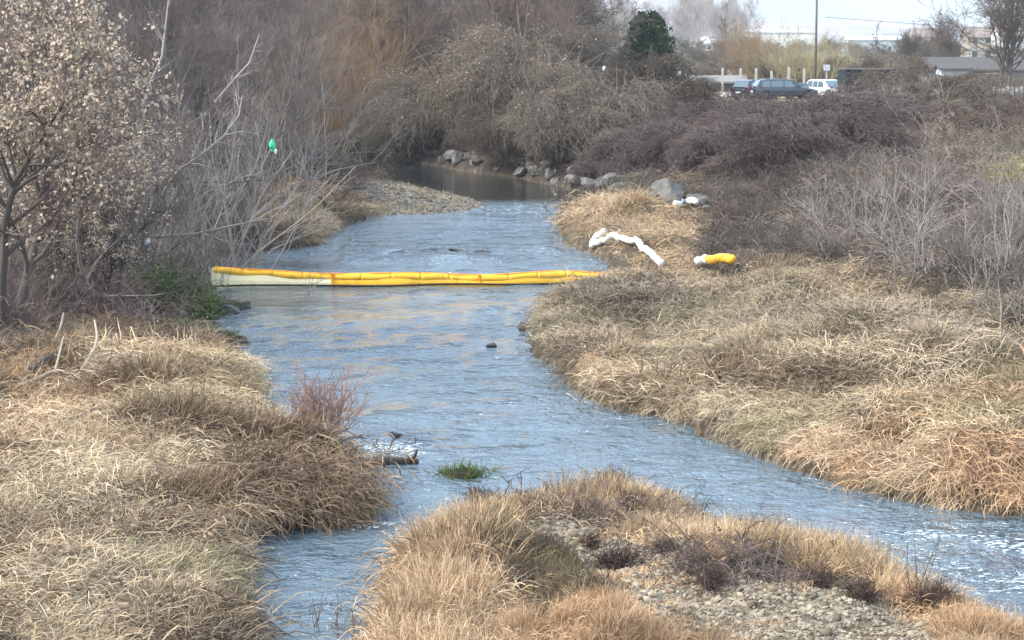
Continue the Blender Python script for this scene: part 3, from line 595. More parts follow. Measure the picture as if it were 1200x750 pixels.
# gravel
M['stone_t'] = tinted('river_pebbles', .12, rough=.85)
x = g.uniform(-1.5, 9, 90000); y = g.uniform(21, 36, 90000); z = heights(x, y); px, py = pix(x, y, z); k = inz(GRAVEL, px, py) & (z > .1) & inside(POLYS[2], x, y) & (g.random(90000) < .95)
x1, y1, z1 = x[k][:40000], y[k][:40000], z[k][:40000]
x = g.uniform(-9, 1, 20000); y = g.uniform(78, 108, 20000); z = heights(x, y); px, py = pix(x, y, z); k = inz(SPIT, px, py) & (z > .0)
x2, y2, z2 = x[k], y[k], z[k]
x = np.concatenate([x1, x2]); y = np.concatenate([y1, y2]); z = np.concatenate([z1, z2]); n = len(x)
sz = g.lognormal(np.log(.0145), .6, n).clip(.008, .10) * np.where(y > 60, 1.5, 1); v = g.random(n)
t_ = lerp(np.tile(np.array([.14, .105, .07]), (n, 1)), np.array([.42, .345, .25]), v ** 1.2) * np.where(y > 60, .85, 1)[:, None]
scatter('gravel', [pebble_mesh(i, 'stone_t') for i in range(5)], np.stack([x, y, z + sz * .2], 1), g.uniform(0, 6.28, (n, 3)) * [.08, .08, 1], np.tile(sz[:, None], (1, 3)), g.integers(0, 5, n), t_, 'pale rounded pebbles on the gravel bars')
print('gravel', n)
#@@END
# ------------------------------------------------------------------ trees and bushes
def at(px, D, z=None):
    x_ = (px - 600) / F * D
    return (x_, D, HZ(x_, D) if z is None else z)
TREE = [bare_tree(100 + i, h=h_, limbs=lm, trunks=tr, spread=sp, dens=dn, mats=mt) [0] for i, (h_, lm, tr, sp, dn, mt) in enumerate([
    (10.5, 14, 2, 1.0, 1.0, ('bark_grey', 'twig_grey')), (9.5, 16, 2, 1.1, 1.0, ('bark_grey', 'twig_grey')), (11.5, 18, 1, .95, 1.15, ('bark_grey', 'twig_mauve')), (9.0, 10, 3, 1.15, 1.0, ('bark_grey', 'twig_grey'))])]
def tree_at(k, px, D, s, rz, tpl, cat='tree', group=None, tilt=(0, 0), lab=None, name='bare_tree', parts=None):
    o = put(name, parts or TREE[k], lab, cat, at(px, D), rz, s, group, tilt)
    if tpl: rank(o, tpl)
    return o
gl = 'bare trees along the left bank'
for i, (px, D, s, k) in enumerate([(-30, 66, 1.0, 2), (30, 58, .95, 0), (98, 66, 1.0, 3), (165, 72, 1.1, 1), (215, 62, .78, 0), (262, 74, 1.0, 2), (300, 82, .95, 3), (318, 96, 1.0, 1), (345, 90, .8, 0), (380, 112, .95, 2), (130, 90, 1.15, 0), (230, 100, 1.1, 3), (60, 86, 1.15, 1), (415, 128, 1.0, 1), (455, 134, 1.05, 0), (-60, 92, 1.1, 3)]):
    if px in (60, 130, 230): tpl = 'bare grey tree in the back row behind the left bank, {}'
    elif px in (345, 380, 415, 455, 318): tpl = 'bare grey tree at the bend by the orange willows, {}'
    else: tpl = 'bare twiggy tree in the left bank front row, {}'
    tree_at(k, px, D, s, i * 1.7, tpl, group=gl, name='bare_tree')
# the forked tree whose trunk shows above the green ledge
tk, _ = bare_tree(140, h=6.5, limbs=8, trunks=3, spread=1.25, mats=('twig_pale', 'twig_grey'), trop=.0)
tree_at(0, 128, 51, 1.0, 2.0, None, lab='small bare tree with pale split trunks above the mossy ledge at the water', group=gl, parts=tk)
# long leaning pale boughs
def bough(name, pts, r, label, mt='twig_pale', seed=0, cat='branch', tw=10):
    g = np.random.default_rng(seed); pts = np.array(pts, float); o0 = pts[0].copy(); p = (pts - o0)[None]; m_ = pts.shape[0]
    R = taper(np.array([1.]), m_, np.array([r]), r * .3)
    S, D, rr, tt = sprout(g, p, R, tw, .2, 1, .4, 1.0); L = np.linalg.norm(pts[-1] - pts[0]) * .28 * g.uniform(.4, 1.2, len(S)); q = strands(g, S, D, L, 6, .15, .03)
    S2, D2, r2, _t = sprout(g, q, taper(L, 6, rr * .6, .003), 5, .2, 1, .4, .9); q2 = strands(g, S2, D2, np.repeat(L, 5) * .4, 4, .15, 0)
    o = thing(name, label, cat, tuple(o0)); link('limb', mesh_np('limb', *tubes(p, R, 6), M[mt], True), o)
    link('twigs', mesh_np('twigs', *merge([tubes(q, taper(L, 6, rr * .6, .004), 4), tubes(q2, taper(np.ones(len(S2)), 4, np.full(len(S2), .006), .003), 3)]), M[mt]), o)
    return o
def pth(l): return [P_at(a, b_, d) for a, b_, d in l]
def P_at(px, py, D):
    d = ray(px, py); t_ = D / d[1]; return d * t_ + [0, 0, CAM_Z]
bough('leaning_branch', pth([(188, 232, 54), (205, 203, 54), (232, 184, 54.5), (262, 160, 55), (280, 135, 55.5), (284, 112, 56)]), .05, 'long pale branch leaning up to the right out of the left thicket', seed=1)
bough('leaning_branch', pth([(222, 192, 54.4), (232, 172, 54.5), (238, 150, 54.7), (236, 132, 55)]), .04, 'short pale branch forking upward beside the long leaning one', seed=2, tw=6)
bough('leaning_branch', pth([(252, 120, 60), (272, 96, 60), (292, 74, 60.5), (304, 40, 61)]), .05, 'pale curved branch high in the trees above the green bag', seed=3)
bough('leaning_branch', pth([(168, 125, 58), (176, 98, 58), (190, 66, 58), (194, 30, 58.5), (200, -20, 59)]), .06, 'pale upright branch near the dry-leaved tree', seed=4)
bough('leaning_branch', pth([(130, 282, 51), (175, 278, 52), (230, 274, 53), (275, 264, 54), (318, 256, 55)]), .06, 'pale branch lying level above the end of the yellow boom', seed=5)
bough('leaning_branch', pth([(138, 300, 51), (160, 308, 51), (180, 316, 51), (205, 318, 51)]), .035, 'thin drooping branch low over the mossy ledge', seed=6, tw=6)
bough('leaning_branch', pth([(235, 212, 60), (270, 214, 62), (310, 210, 64), (350, 192, 68), (395, 160, 74)]), .05, 'grey branch curving out over the bank below the green bag', seed=7, mt='bark_grey')
bough('leaning_branch', pth([(330, 245, 72), (350, 215, 76), (390, 200, 80), (440, 190, 84)]), .05, 'grey bough reaching low over the water at the bend', seed=8, mt='bark_grey')
# marcescent tree at the left edge
tk, tips = bare_tree(150, h=9.5, limbs=20, trunks=2, spread=1.0, dens=.9, mats=('bark_dark', 'twig_mauve'), trop=.0)
g = np.random.default_rng(3); sel = g.permutation(len(tips))[:int(len(tips) * .45)]; q = tips[sel[g.integers(0, len(sel), 20000)], g.integers(0, 3, 20000)] + g.normal(0, .06, (20000, 3))
q = q[(q[:, 2] > 3.6 + .8 * g.normal(0, 1, len(q))) | (g.random(len(q)) < .12)]
tk['leaves'] = mesh_np('dry_leaves', *leaves(g, q, .10, .7, .7), M['leaf_dry'])
tree_at(0, 2, 45, .93, .6, None, lab='tree thick with dry tan leaves at the left edge of the view', parts=tk, name='leafy_tree')
put('leafy_tree', tk, 'smaller tree with sparser dry tan leaves just behind the leafy one', 'tree', at(62, 50), 2.4, .62)
put('leafy_tree', tk, 'dry-leaved sapling between the leafy tree and the mossy ledge', 'tree', at(105, 50.5), 5.4, .42)
# brushwood on the left bank slope (dark mauve thicket)
SH = {
 'lpale': [shrub(205 + i, 2.2, 8, 'twig_pale', .6, 4, 5, .016, .03, .15, twr=.0045)[0] for i in range(3)],
 'pale': [shrub(200 + i, 2.4, 9, 'twig_pale', .5, 4, 4, .032, twr=.008) [0] for i in range(3)],
 'grey': [shrub(210 + i, 2.4, 18, 'twig_grey', .6, 5, 6, .014)[0] for i in range(2)],
 'mauve': [shrub(220 + i, 2.0, 24, 'twig_grey', .7, 5, 5, .016, .02, .16, -.12)[0] for i in range(2)],
 'willow': [shrub(230 + i, 7.5, 26, 'twig_orange', .28, 6, 8, .03, .06, .08, twr=.008)[0] for i in range(2)],
 'red': [shrub(240, 1.1, 46, 'twig_red', .45, 4, 4, .009, .05, .10, twr=.004)[0]],
 'gold': [shrub(250 + i, 6.0, 20, 'twig_gold', .42, 6, 8, .035, .05, .10, twr=.010)[0] for i in range(2)],
 'dark': [shrub(260, .55, 55, 'twig_dweed', .9, 5, 4, .008, -.05, .22, twr=.0045)[0]],
}
def shrub_at(kind, k, base, s, rz, tpl, lab=None, group=None, name=None, sz=None, cat='shrub'):
    o = put(name or 'bare_shrub', SH[kind][k % len(SH[kind])], lab, cat, tuple(base), rz, s, group, sz=sz)
    if tpl: rank(o, tpl)
    return o
for i, (px, D, s) in enumerate([(8, 46, 1.1), (45, 49, 1.0), (85, 50, 1.1), (115, 56, 1.2), (160, 55, 1.1), (205, 56, 1.0), (240, 58, .95), (30, 54, 1.3), (180, 62, 1.3), (225, 66, 1.3), (275, 68, 1.1), (300, 76, 1.2), (262, 60, .8), (330, 86, 1.2), (365, 96, 1.2), (65, 56, 1.5), (140, 64, 1.5)]):
    shrub_at('mauve' if i % 3 else 'grey', i, at(px, D), s, i * 2.1, 'tangled mauve-grey shrub on the left bank slope, {}', group='tangled shrubs on the left bank')
for i, (px, D, s) in enumerate([(352, 118, 1.0), (385, 116, 1.1), (420, 120, 1.05), (450, 126, 1.0), (330, 108, .95), (478, 132, 1.0), (400, 130, 1.25), (308, 112, 1.05)]):
    shrub_at('willow', i, at(px, D), s * .95, i * 1.3, 'tall orange-brown willow at the river bend, {}', group='orange willows at the bend', name='willow_shrub')
# vine-hung bushes of the far bank
DR = [drape(300, 4.4, 3.4, 8.4, ('twig_brown', 'twig_vine'), n=2000, nl=6000, lsize=.10, hang=1.25, topc=.7)[0], drape(301, 3.3, 2.8, 5.4, ('twig_brown', 'twig_brown'), n=1600, nl=900, lsize=.09, hang=1.4, topc=.6)[0], drape(302, 2.9, 2.5, 3.4, ('twig_mauve', 'twig_dmauve'), n=1700, nl=900, leafm='leaf_brown', hang=1.5, topc=.3)[0],
      drape(303, 3.0, 2.4, 3.4, ('twig_brown', 'twig_brown'), n=900, nl=2500, leafm='leaf_brown', hang=1.2, topc=.1)[0]]
def bush(k, px, D, s, rz, lab, tpl=None, sz=None, group='vine-hung bushes on the far bank', dz=0, name='vine_bush', cat='bush'):
    b_ = at(px, D); o = put(name, DR[k], lab, cat, (b_[0], b_[1], b_[2] + dz), rz, s, group, sz=sz)
    if tpl: rank(o, tpl)
    return o
bush(0, 548, 116, 1.0, .3, 'huge dome of tan hanging vines over the rocks, left half')
bush(0, 612, 113, 1.05, 2.5, 'huge dome of tan hanging vines rising highest behind the rocks')
bush(1, 480, 121, 1.05, 1.0, 'vine-hung bush at the left end of the far bank, above the dark hollow')
bush(1, 590, 106, .72, 4.0, 'lower vine bush drooping just above the middle rocks')
bush(1, 515, 117, .75, 3.1, 'small vine bush drooping to the still water at the bend')
bush(1, 655, 102, .9, 5.2, 'grey-brown vine bush above the right-hand rocks')
bush(1, 705, 103, 1.0, .7, 'broad brown vine bush below the evergreen', sz=1.0)
bush(1, 765, 116, 1.0, 2.2, 'rounded brown vine bush with a dark hollow left of the parked cars', sz=.85)
bush(3, 690, 99, .7, 1.4, 'low brown bush at the foot of the bank between the rock groups')
bush(0, 640, 138, 1.0, 3.9, 'tall vine-hung bush behind, beside the dark tree against the sky')
bush(0, 470, 142, 1.1, 5.5, 'tall vine-hung bush in the distance behind the bend')
for i, (px, D, s, sz) in enumerate([(722, 97, .8, .6), (752, 96, .8, .6), (792, 98, .95, .8), (835, 94, 1.05, .9), (872, 91, 1.05, .95), (912, 88, 1.05, .88), (948, 88, 1.0, .85), (985, 92, 1.0, .85), (745, 105, 1.0, .66), (800, 108, 1.0, .52), (850, 105, 1.05, .40), (895, 101, 1.05, .42), (940, 100, 1.0, .42), (985, 103, 1.0, .34), (865, 114, 1.0, .16), (925, 114, 1.0, .16), (1020, 97, .9, .55), (770, 117, .9, .5), (815, 118, .9, .3), (838, 84, .75, .5), (872, 80.5, .85, .65), (910, 79, .85, .7), (950, 80, .85, .65), (985, 84, .85, .65), (858, 87, .9, .85), (895, 84, .9, .85), (932, 84, .9, .82), (970, 86, .9, .8)]):
    bush(2, px, D, s, i * 1.9, None, 'purple-brown bramble mound below the parked cars, {}', group='bramble mounds on the embankment', sz=sz, name='bramble_bush')
for i, (px, D, s, sz) in enumerate([(792, 176, .9, .8), (818, 180, 1.0, .9), (846, 177, .9, .85), (872, 181, 1.0, .95), (898, 176, .9, .9), (925, 180, 1.0, .95), (950, 177, .95, .9), (978, 180, 1.0, 1.0), (1003, 172, .95, 1.1), (770, 170, .9, .8), (1030, 178, 1.0, 1.0)]):
    bush(3, px, D, s, i * 2.3, None, 'dark brown hedge bush behind the fence posts, {}', group='hedge bushes behind the yard', sz=sz, name='hedge_bush')
for i, (px, D, s, sz) in enumerate([(1000, 106, .9, .42), (1050, 106, 1.1, .85), (1100, 102, 1.1, .8), (1145, 100, 1.0, .6), (1010, 96, .9, .6), (1070, 94, .95, .65), (1120, 92, .8, .5), (1062, 126, .8, 1.1), (1050, 136, .8, 1.2), (1092, 120, 1.0, .9), (1130, 118, .95, .8), (1155, 114, .8, .7), (1040, 112, .9, .45), (1075, 112, .9, .7), (1120, 108, .8, .6)]):
    bush(3, px, D, s, i * 2.3, None, 'reddish-brown ivy-like thicket right of the blue hut, {}', group='brown thickets beside the hut', sz=sz, name='thicket_bush')
for i, (px, D, s) in enumerate([(845, 92, .8), (905, 86, .9), (730, 100, .8), (790, 100, .7), (970, 88, 1.0), (1005, 96, 1.0), (1045, 100, 1.1), (1085, 104, 1.0), (935, 96, .8), (870, 99, .8)]):
    shrub_at('pale', i, at(px, D), s, i * 1.9, 'grey dead stems sticking out of the bramble mounds, {}', group='dead stems on the embankment', name='dead_shrub', cat='dead shrub')
# pale bare shrubs on the right bank
for i, (px, py, s) in enumerate([(962, 282, .9), (1012, 292, .9), (1040, 262, 1.15), (1078, 300, 1.1), (1070, 345, .9), (1140, 300, 1.0), (1165, 262, 1.0), (1190, 330, 1.05), (1210, 290, 1.2), (1095, 250, .9), (1150, 350, .7), (1182, 395, .75)]):
    shrub_at('pale', i, G(px, py), s * .92, i * 1.1, 'pale bare forking shrub on the right bank, {}', group='pale bare shrubs on the right bank')
for i, (px, py, s) in enumerate([(930, 300, .7), (970, 310, .6), (1060, 250, .9), (1125, 330, .8), (1175, 300, .9), (1000, 262, .8), (860, 268, .7), (1100, 360, .6), (1195, 372, .8)]):
    shrub_at('mauve', i, G(px, py), s, i * 2.7, 'low tangled mauve-brown shrub on the right bank, {}', group='low tangled shrubs on the right bank')
shrub_at('red', 0, G(380, 522), 1.2, .4, None, 'fine reddish twiggy shrub standing at the water on the left bank', name='red_shrub')
for i, (px, D, s) in enumerate([(150, 55, 1.8), (185, 58, 2.2), (215, 57, 1.7), (250, 60, 2.3), (290, 66, 2.2), (325, 74, 2.3), (110, 53, 1.6), (270, 58, 1.5), (350, 84, 2.2), (235, 66, 2.8), (170, 64, 3.0), (385, 96, 2.2)]):
    shrub_at('lpale', i, at(px, D), s, i * 1.3, 'pale grey forking shrub in the left bank thicket, {}', group='pale forking shrubs on the left bank')
for i, (px, py, s) in enumerate([(718, 580, .95), (740, 600, .7), (640, 660, .9), (610, 668, .8), (960, 690, .7), (700, 700, .7), (722, 668, .85), (690, 640, .4), (835, 690, .6), (1010, 704, .7), (1090, 712, .8), (560, 590, .6), (895, 668, .6), (780, 648, .5)]):
    shrub_at('dark', 0, G(px, py), s, i * 1.7, 'dark dead weed clump on the gravel island, {}', group='dead weed clumps on the island', name='dead_weed', cat='weed')
# yard trees
tk, _ = bare_tree(160, h=9, limbs=15, trunks=3, spread=1.35, dens=.9, mats=('bark_dark', 'twig_brown'), twr=.013)
tree_at(0, 1172, 146, 1.2, .5, None, lab='large spreading bare tree at the right edge before the long shed', parts=tk)
tree_at(0, 700, 146, 1.0, 2.6, None, lab='dark bare tree against the white sky left of the evergreen', parts=tk)
tree_at(0, 1108, 215, .75, 1.6, None, lab='brown bare tree behind the long dark shed roof', parts=tk)
tree_at(0, 1062, 230, .6, 4.1, None, lab='small brown bare tree between the hut and the long shed', parts=tk)
ts, _ = bare_tree(161, h=10, limbs=16, trunks=1, spread=.5, dens=.7, mats=('twig_grey', 'twig_grey'), twr=.014)
tree_at(0, 1030, 200, .78, 1.0, None, lab='slender bare sapling standing alone against the sky', parts=ts)
tree_at(0, 853, 300, 1.3, 1.0, None, lab='tall hazy narrow tree where the sky begins', parts=ts)
for i, (px, D, s) in enumerate([(918, 172, .95), (948, 170, 1.0), (978, 174, .92), (935, 180, 1.05)]):
    shrub_at('gold', i, at(px, D), s, i * 1.5, 'golden-twigged bare tree beside the power pole, {}', group='golden trees behind the cars', sz=s*.8, name='golden_tree', cat='tree')
for i, (px, D, s) in enumerate([(872, 176, .75), (890, 182, .8), (858, 190, .7)]):
    shrub_at('willow', i, at(px, D), s * .95, i * 1.5, 'rounded brown bare tree behind the dark cars, {}', group='brown trees behind the cars', name='brown_tree', cat='tree')
# evergreen
g = np.random.default_rng(8); n_ = 9000; hgt = 6.4; u = g.random(n_) ** .8; lobes = g.integers(0, 9, n_); la = lobes * .698; lh = g.uniform(.0, 1.0, 9)[lobes]
rr = 1.9 * np.sqrt(np.clip(1 - ((u - .38) / .64) ** 2, 0, 1)) * g.uniform(.55, 1.05, n_) * g.uniform(.7, 1.12, 9)[lobes]; aa = la + g.normal(0, .28, n_)
pts = np.stack([rr * np.cos(aa), rr * np.sin(aa), .3 + u * hgt * (lh * .38 + .62)], 1)
ev = {'crown': mesh_np('evergreen_crown', *leaves(g, pts, .34, .45, -1.2), M['leaf_dark'])}
p0 = strands(g, np.zeros((1, 3)) - [0, 0, .2], np.array([[0, 0, 1.]]), np.array([6.]), 8, .03, .1); ev['trunk'] = mesh_np('evergreen_trunk', *tubes(p0, taper(np.array([1.]), 8, np.array([.14]), .02), 7), M['bark_grey'], True)
put('evergreen_tree', ev, 'dark green bushy evergreen beyond the vine bushes left of the cars', 'tree', at(757, 150), 0, 1.25, sz=.98)
ivy = {'leaves': mesh_np('green_leaves', *leaves(g, g.normal(0, 1, (1500, 3)) * [.38, .3, .28] + [0, 0, .4], .09, .8, 0), M['leaf_green']), 'stems': SH['mauve'][0]['stems']}
put('green_shrub', ivy, 'patch of green leafy shrub under the dry-leaved tree', 'shrub', tuple(G(60, 262)), 0, 1.0)
put('green_shrub', ivy, 'bright green leafy bush on the mossy ledge left of the boom', 'shrub', tuple(G(208, 362)), 1.0, 1.0)
put('green_shrub', ivy, 'low green creeper at the water end of the mossy ledge', 'shrub', tuple(G(236, 378)), 2.2, .8)
put('green_shrub', ivy, 'green creeper climbing at the back of the mossy ledge', 'shrub', tuple(G(176, 340)), 3.2, .9)
put('green_shrub', ivy, 'small green bush across the water at the far bend', 'shrub', at(428, 118), 2.0, 1.9)
# far wood behind the left bank (one mass)
g = np.random.default_rng(21); nw = 420; D = g.uniform(125, 330, nw); px = g.uniform(-120, 1, nw) * 0 + g.uniform(-140, 668, nw); px = np.where(px > 640, px - 60, px)
x = (px - 600) / F * D; y = D; k = np.ones(nw, bool); z = np.where(D > 250, 2.4, heights(x, y)); z = np.maximum(z, 1.0)
wm = []
for i in range(3):
    tt_, _ = bare_tree(170 + i, h=11, limbs=16, trunks=2, spread=1.0, dens=1.0, twr=.012)
    me = bpy.data.meshes.new('wood_tree')
    for pn in ('trunk', 'crown'): wm.append(tt_[pn]) if False else None
    vs = []; fs = []; kk = 0
    for pn in ('trunk', 'crown'):
        a = tt_[pn]; co = np.zeros(len(a.vertices) * 3, np.float32); a.vertices.foreach_get('co', co); vi = np.zeros(len(a.loops), np.int32); a.loops.foreach_get('vertex_index', vi)
        vs.append(co.reshape(-1, 3)); fs.append(vi.reshape(-1, 4) + kk); kk += len(a.vertices)
    wm.append(mesh_np('wood_tree', np.concatenate(vs), np.concatenate(fs), M['scrub']))
s = g.uniform(.7, 1.25, nw); v = g.random(nw)
scatter('woods', wm, np.stack([x, y, z - .2], 1), np.stack([0 * x, 0 * x, g.uniform(0, 6.28, nw)], 1), np.stack([s, s, s], 1), g.integers(0, 3, nw),
        lerp(np.tile(np.array([.19, .155, .145]), (nw, 1)), np.array([.24, .17, .125]), v), 'leafless grey-brown wood closing the view behind the left bank')
# distant hedge line and field trees (one mass, too far to tell apart)
nw = 90; D = g.uniform(260, 620, nw); px = g.uniform(740, 1240, nw); x = (px - 600) / F * D; s = g.uniform(.22, .5, nw) * np.where(px < 880, 1.1, 1.0); tc_ = np.tile(np.array([.17, .14, .115]), (nw, 1)) * g.uniform(.8, 1.2, (nw, 1)); wide = s * 2.2
m2 = 20; D2 = g.uniform(360, 480, m2); px2 = g.uniform(715, 868, m2); D = np.r_[D, D2]; x = np.r_[x, (px2 - 600) / F * D2]; s2 = g.uniform(1.0, 1.6, m2); wide = np.r_[wide, s2 * .7]; s = np.r_[s, s2]; nw += m2; tc_ = np.r_[tc_, np.tile(np.array([.46, .41, .39]), (m2, 1))]  # tall far trees: distance haze is painted into their pale tint
scatter('treeline', wm, np.stack([x, D, 0 * x + 2.3], 1), np.stack([0 * x, 0 * x, g.uniform(0, 6.28, nw)], 1), np.stack([wide, wide, s], 1), g.integers(0, 3, nw), tc_, 'low scrubby tree line across the fields')
# ------------------------------------------------------------------ rocks
M['rock'] = plain('riprap_rock', (.15, .138, .122), .9, .15, .45, 3.0); M['rock_dark'] = plain('wet_dark_rock', (.045, .04, .036), .5, .4, .3, 5.0)
def rock_mesh(seed, material, flat=.7, sharp=.25):
    g = np.random.default_rng(seed); bm_me = bpy.data.meshes.new('rock'); import bmesh
    bm = bmesh.new(); bmesh.ops.create_icosphere(bm, subdivisions=3, radius=1.0)
    pl = [(unit(g.normal(0, 1, 3)), g.uniform(.45, .8)) for _ in range(14)]
    for v in bm.verts:
        p = np.array(v.co)
        for nrm, dd in pl:
            e = p @ nrm - dd
            if e > 0: p = p - nrm * e * .93
        p = p * (1 + .05 * math.sin(7 * p[0] + seed) * math.sin(9 * p[1]) + .02 * g.normal()) * [1, .8, flat]; v.co = p
    bm.to_mesh(bm_me); bm.free(); bm_me.materials.append(material); return bm_me
RK = [rock_mesh(i, M['rock'], f_) for i, f_ in enumerate((.7, .5, .9, .62))]; RKD = rock_mesh(9, M['rock_dark'], .6)
def rock_at(me, base, s, rz, lab=None, tpl=None, group=None, sx=1.0):
    o = link('rock', me); o.location = (base[0], base[1], base[2] + s * .18); o.scale = (s * sx, s, s); o.rotation_euler = (random.uniform(-.25, .25), random.uniform(-.25, .25), rz); tag(o, lab, 'rock', group)
    if tpl: rank(o, tpl)
    return o
gr = 'grey boulders along the far water edge'
for i, (px, py, w_, lift) in enumerate([(478, 187, 14, 0), (498, 190, 12, 0), (520, 192, 16, 0), (538, 194, 24, 0), (560, 197, 20, 0), (573, 184, 26, .5), (583, 196, 16, 0), (596, 199, 15, 0), (608, 201, 18, 0), (602, 190, 14, .4), (621, 206, 14, 0), (636, 210, 16, 0), (592, 178, 12, .8),
     (650, 214, 14, 0), (664, 208, 15, .4), (676, 219, 20, 0), (690, 222, 22, 0), (697, 212, 16, .4), (708, 227, 16, 0), (724, 232, 18, 0), (552, 183, 12, .5), (628, 196, 10, .5), (612, 186, 12, .7)]):
    D_ = P(px, py + 3)[1]; b_ = np.array([(px - 600) / F * D_, D_ + lift * 2, 0.]); b_[2] = max(.02, HZ(b_[0], b_[1])) + lift * .3; 
    rock_at(RK[i % 4], b_ - [0, 0, .1], w_ / F * D_ * .78, i * 2.1, None, 'grey boulder at the foot of the far bank, {}' if not lift else 'grey boulder perched above the waterline boulders, {}', gr)
gb = np.random.default_rng(77); sh_px = [(470, 187), (480, 190), (540, 200), (600, 208), (650, 217), (690, 226), (712, 236)]
for tier, (nb_, off, nm) in enumerate(((14, .5, 'small dark boulder wedged in the waterline row, {}'), (17, 1.6, 'grey boulder in the second row up the far bank, {}'), (12, 2.8, 'boulder in the upper row under the bushes, {}'))):
    for i in range(nb_):
        px = 474 + (736 - 474) * (i + gb.uniform(-.45, .45)) / nb_; py = np.interp(px, [q[0] for q in sh_px], [q[1] for q in sh_px]); D_ = P(px, py)[1] + off * 1.6 + gb.uniform(-.4, .4); x_ = (px - 600) / F * D_
        rock_at(RK[gb.integers(0, 4)], (x_, D_, max(0, HZ(x_, D_)) - .05), gb.uniform(.25, .72), gb.uniform(0, 6), None, nm, gr)
for i, (px, py, w_, lb) in enumerate([(762, 232, 18, 'small grey boulder left of the big slab behind the tan mound'), (784, 238, 52, 'biggest pale grey slab behind the tan mound'), (814, 240, 32, 'dark-sided boulder right of the pale slab'), (799, 244, 16, 'small boulder just above the short white float'), (828, 246, 16, 'rightmost boulder of the cluster behind the tan mound')]):
    b_ = G(px, py); rock_at(RK[(i + 1) % 4], b_, w_ / F * b_[1] * .66, i * 1.3, lb)
rock_at(RK[1], G(270, 365), .28, .4, 'greenish stone at the waterline below the boom end'); rock_at(RK[3], G(288, 356) , .2, 1.4, 'pale stone at the tip of the mossy ledge')
rock_at(RKD, (P(576, 407)[0], P(576, 407)[1], 0.0), .14, .4, 'small black stone alone in the middle of the river')
for i, px in enumerate((446, 462, 480, 497, 516, 540, 566)):
    q = P(px, 297 + 2 * math.sin(i * 2)); rock_at(RKD, (q[0], q[1], -.075), .2 + .05 * (i % 2), .1 * i, None, 'low dark stone awash on the shoal upstream of the boom, {}', 'dark stones on the shoal', sx=2.0)
rock_at(RKD, (P(614, 386)[0], P(614, 386)[1], 0.0), .26, 1.4, 'dark wet stone at the corner of the right bank')
rock_at(RKD, (P(476, 652)[0], P(476, 652)[1], 0.05), .22, 2.4, 'dark wet stone at the left corner of the gravel island')
rock_at(RKD, (P(462, 518)[0], P(462, 518)[1] + .4, -.03), .2, 2.0, 'dark stone behind the snagged log')
# ------------------------------------------------------------------ floating barriers
def pvc(name, col, r=.45, var=.08, dirt=.35):
    m, t, b = mat(name, r, .35); n1 = noise(t, 3.5, 5, .65, obj=True); n2 = noise(t, 22, 4, .6, obj=True)
    d = tuple(c * (1 - dirt) for c in col); r1 = ramp(t, [(.32, d), (.5, col)], n1.outputs[0]); t.links.new(mix(t, .25, r1.outputs[0], n2.outputs[0], 'OVERLAY'), b.inputs['Base Color']); bump(t, b, n2.outputs[0], .35, .02); return m
M['yellow'] = pvc('yellow_pvc', (.95, .50, .035)); M['orange'] = pvc('orange_pvc', (.90, .34, .02)); M['cream'] = pvc('cream_pvc', (.95, .84, .52), dirt=.12); M['white_float'] = pvc('white_sorbent', (.85, .84, .80), .9, dirt=.12); M['black_line'] = plain('dark_reflection_and_rope', (.03, .025, .022), .7)
A = P(251, 337); B_ = P(732, 333)
bt = thing('floating_boom', 'long yellow and cream floating boom stretched across the river', 'boom', tuple(A))
ns = 14; L_ = np.linalg.norm(B_ - A); dr = (B_ - A) / L_; nrm = np.array([-dr[1], dr[0], 0])
def bp(u, lat=0, z_=0):     # a point along the boom, in the thing's frame
    w_ = .10 * math.sin(u * 9) + .05 * math.sin(u * 23 + 1); return dr * (u * L_) + nrm * (lat + w_) + np.array([0, 0, z_])
def topz(u): return .33 + .25 * math.exp(-u * 5.5) + .035 * math.sin(u * 17) * min(1, u * 5)
for i in range(ns):
    u0, u1 = i / ns, (i + 1) / ns; k = 10; us = np.linspace(u0, u1 - .0002, k)
    c = [bp(u, 0, topz(u) - .095 + .012 * math.sin(u * 60)) for u in us]
    r_ = [(.105 + .012 * math.sin(40 * u)) * 1 for j, u in enumerate(us)]
    MB().tube(c, r_, 10).build('float', M['yellow'], bt, True)
    s = MB(); th = .02; vs = []
    for u in us:
        zt = topz(u) - .12
        for (la, zz) in ((-.075, zt), (-.10, zt * .5), (-.085, -.25), (.075, -.25), (.09, zt * .5), (.075, zt)): vs.append(bp(u, la, zz))
    fs = [(a * 6 + b2, a * 6 + (b2 + 1) % 6, (a + 1) * 6 + (b2 + 1) % 6, (a + 1) * 6 + b2) for a in range(k - 1) for b2 in range(6)] + [(5, 4, 3, 2, 1, 0), tuple((k - 1) * 6 + q for q in range(6))]
    s.add(vs, fs).build('skirt', M['cream'] if i < 4 else M['yellow'], bt, False)
    MB().tube([bp(u, -.02, topz(u) + .012) for u in us], .022, 6).build('top_seam', M['orange'], bt, True)
    MB().tube([bp(u, -.105, .03 + .035 * (.5 + .5 * math.sin(u * 14))) for u in us], .028, 6).build('reflection_line', M['black_line'], bt, True)  # black strip standing in for the dark reflection under the boom
    if i in (4, 9): MB().box(-.03, -.12, .02, .03, .12, topz(u0) + .03).build('coupler', M['orange'], bt).location = tuple(bp(u0))
MB().tube([bp(-.01, 0, .5), bp(-.03, .1, .55), bp(-.07, .5, .8), bp(-.11, 1.0, 1.2)], .018, 6).build('mooring_rope', M['black_line'], bt, True)
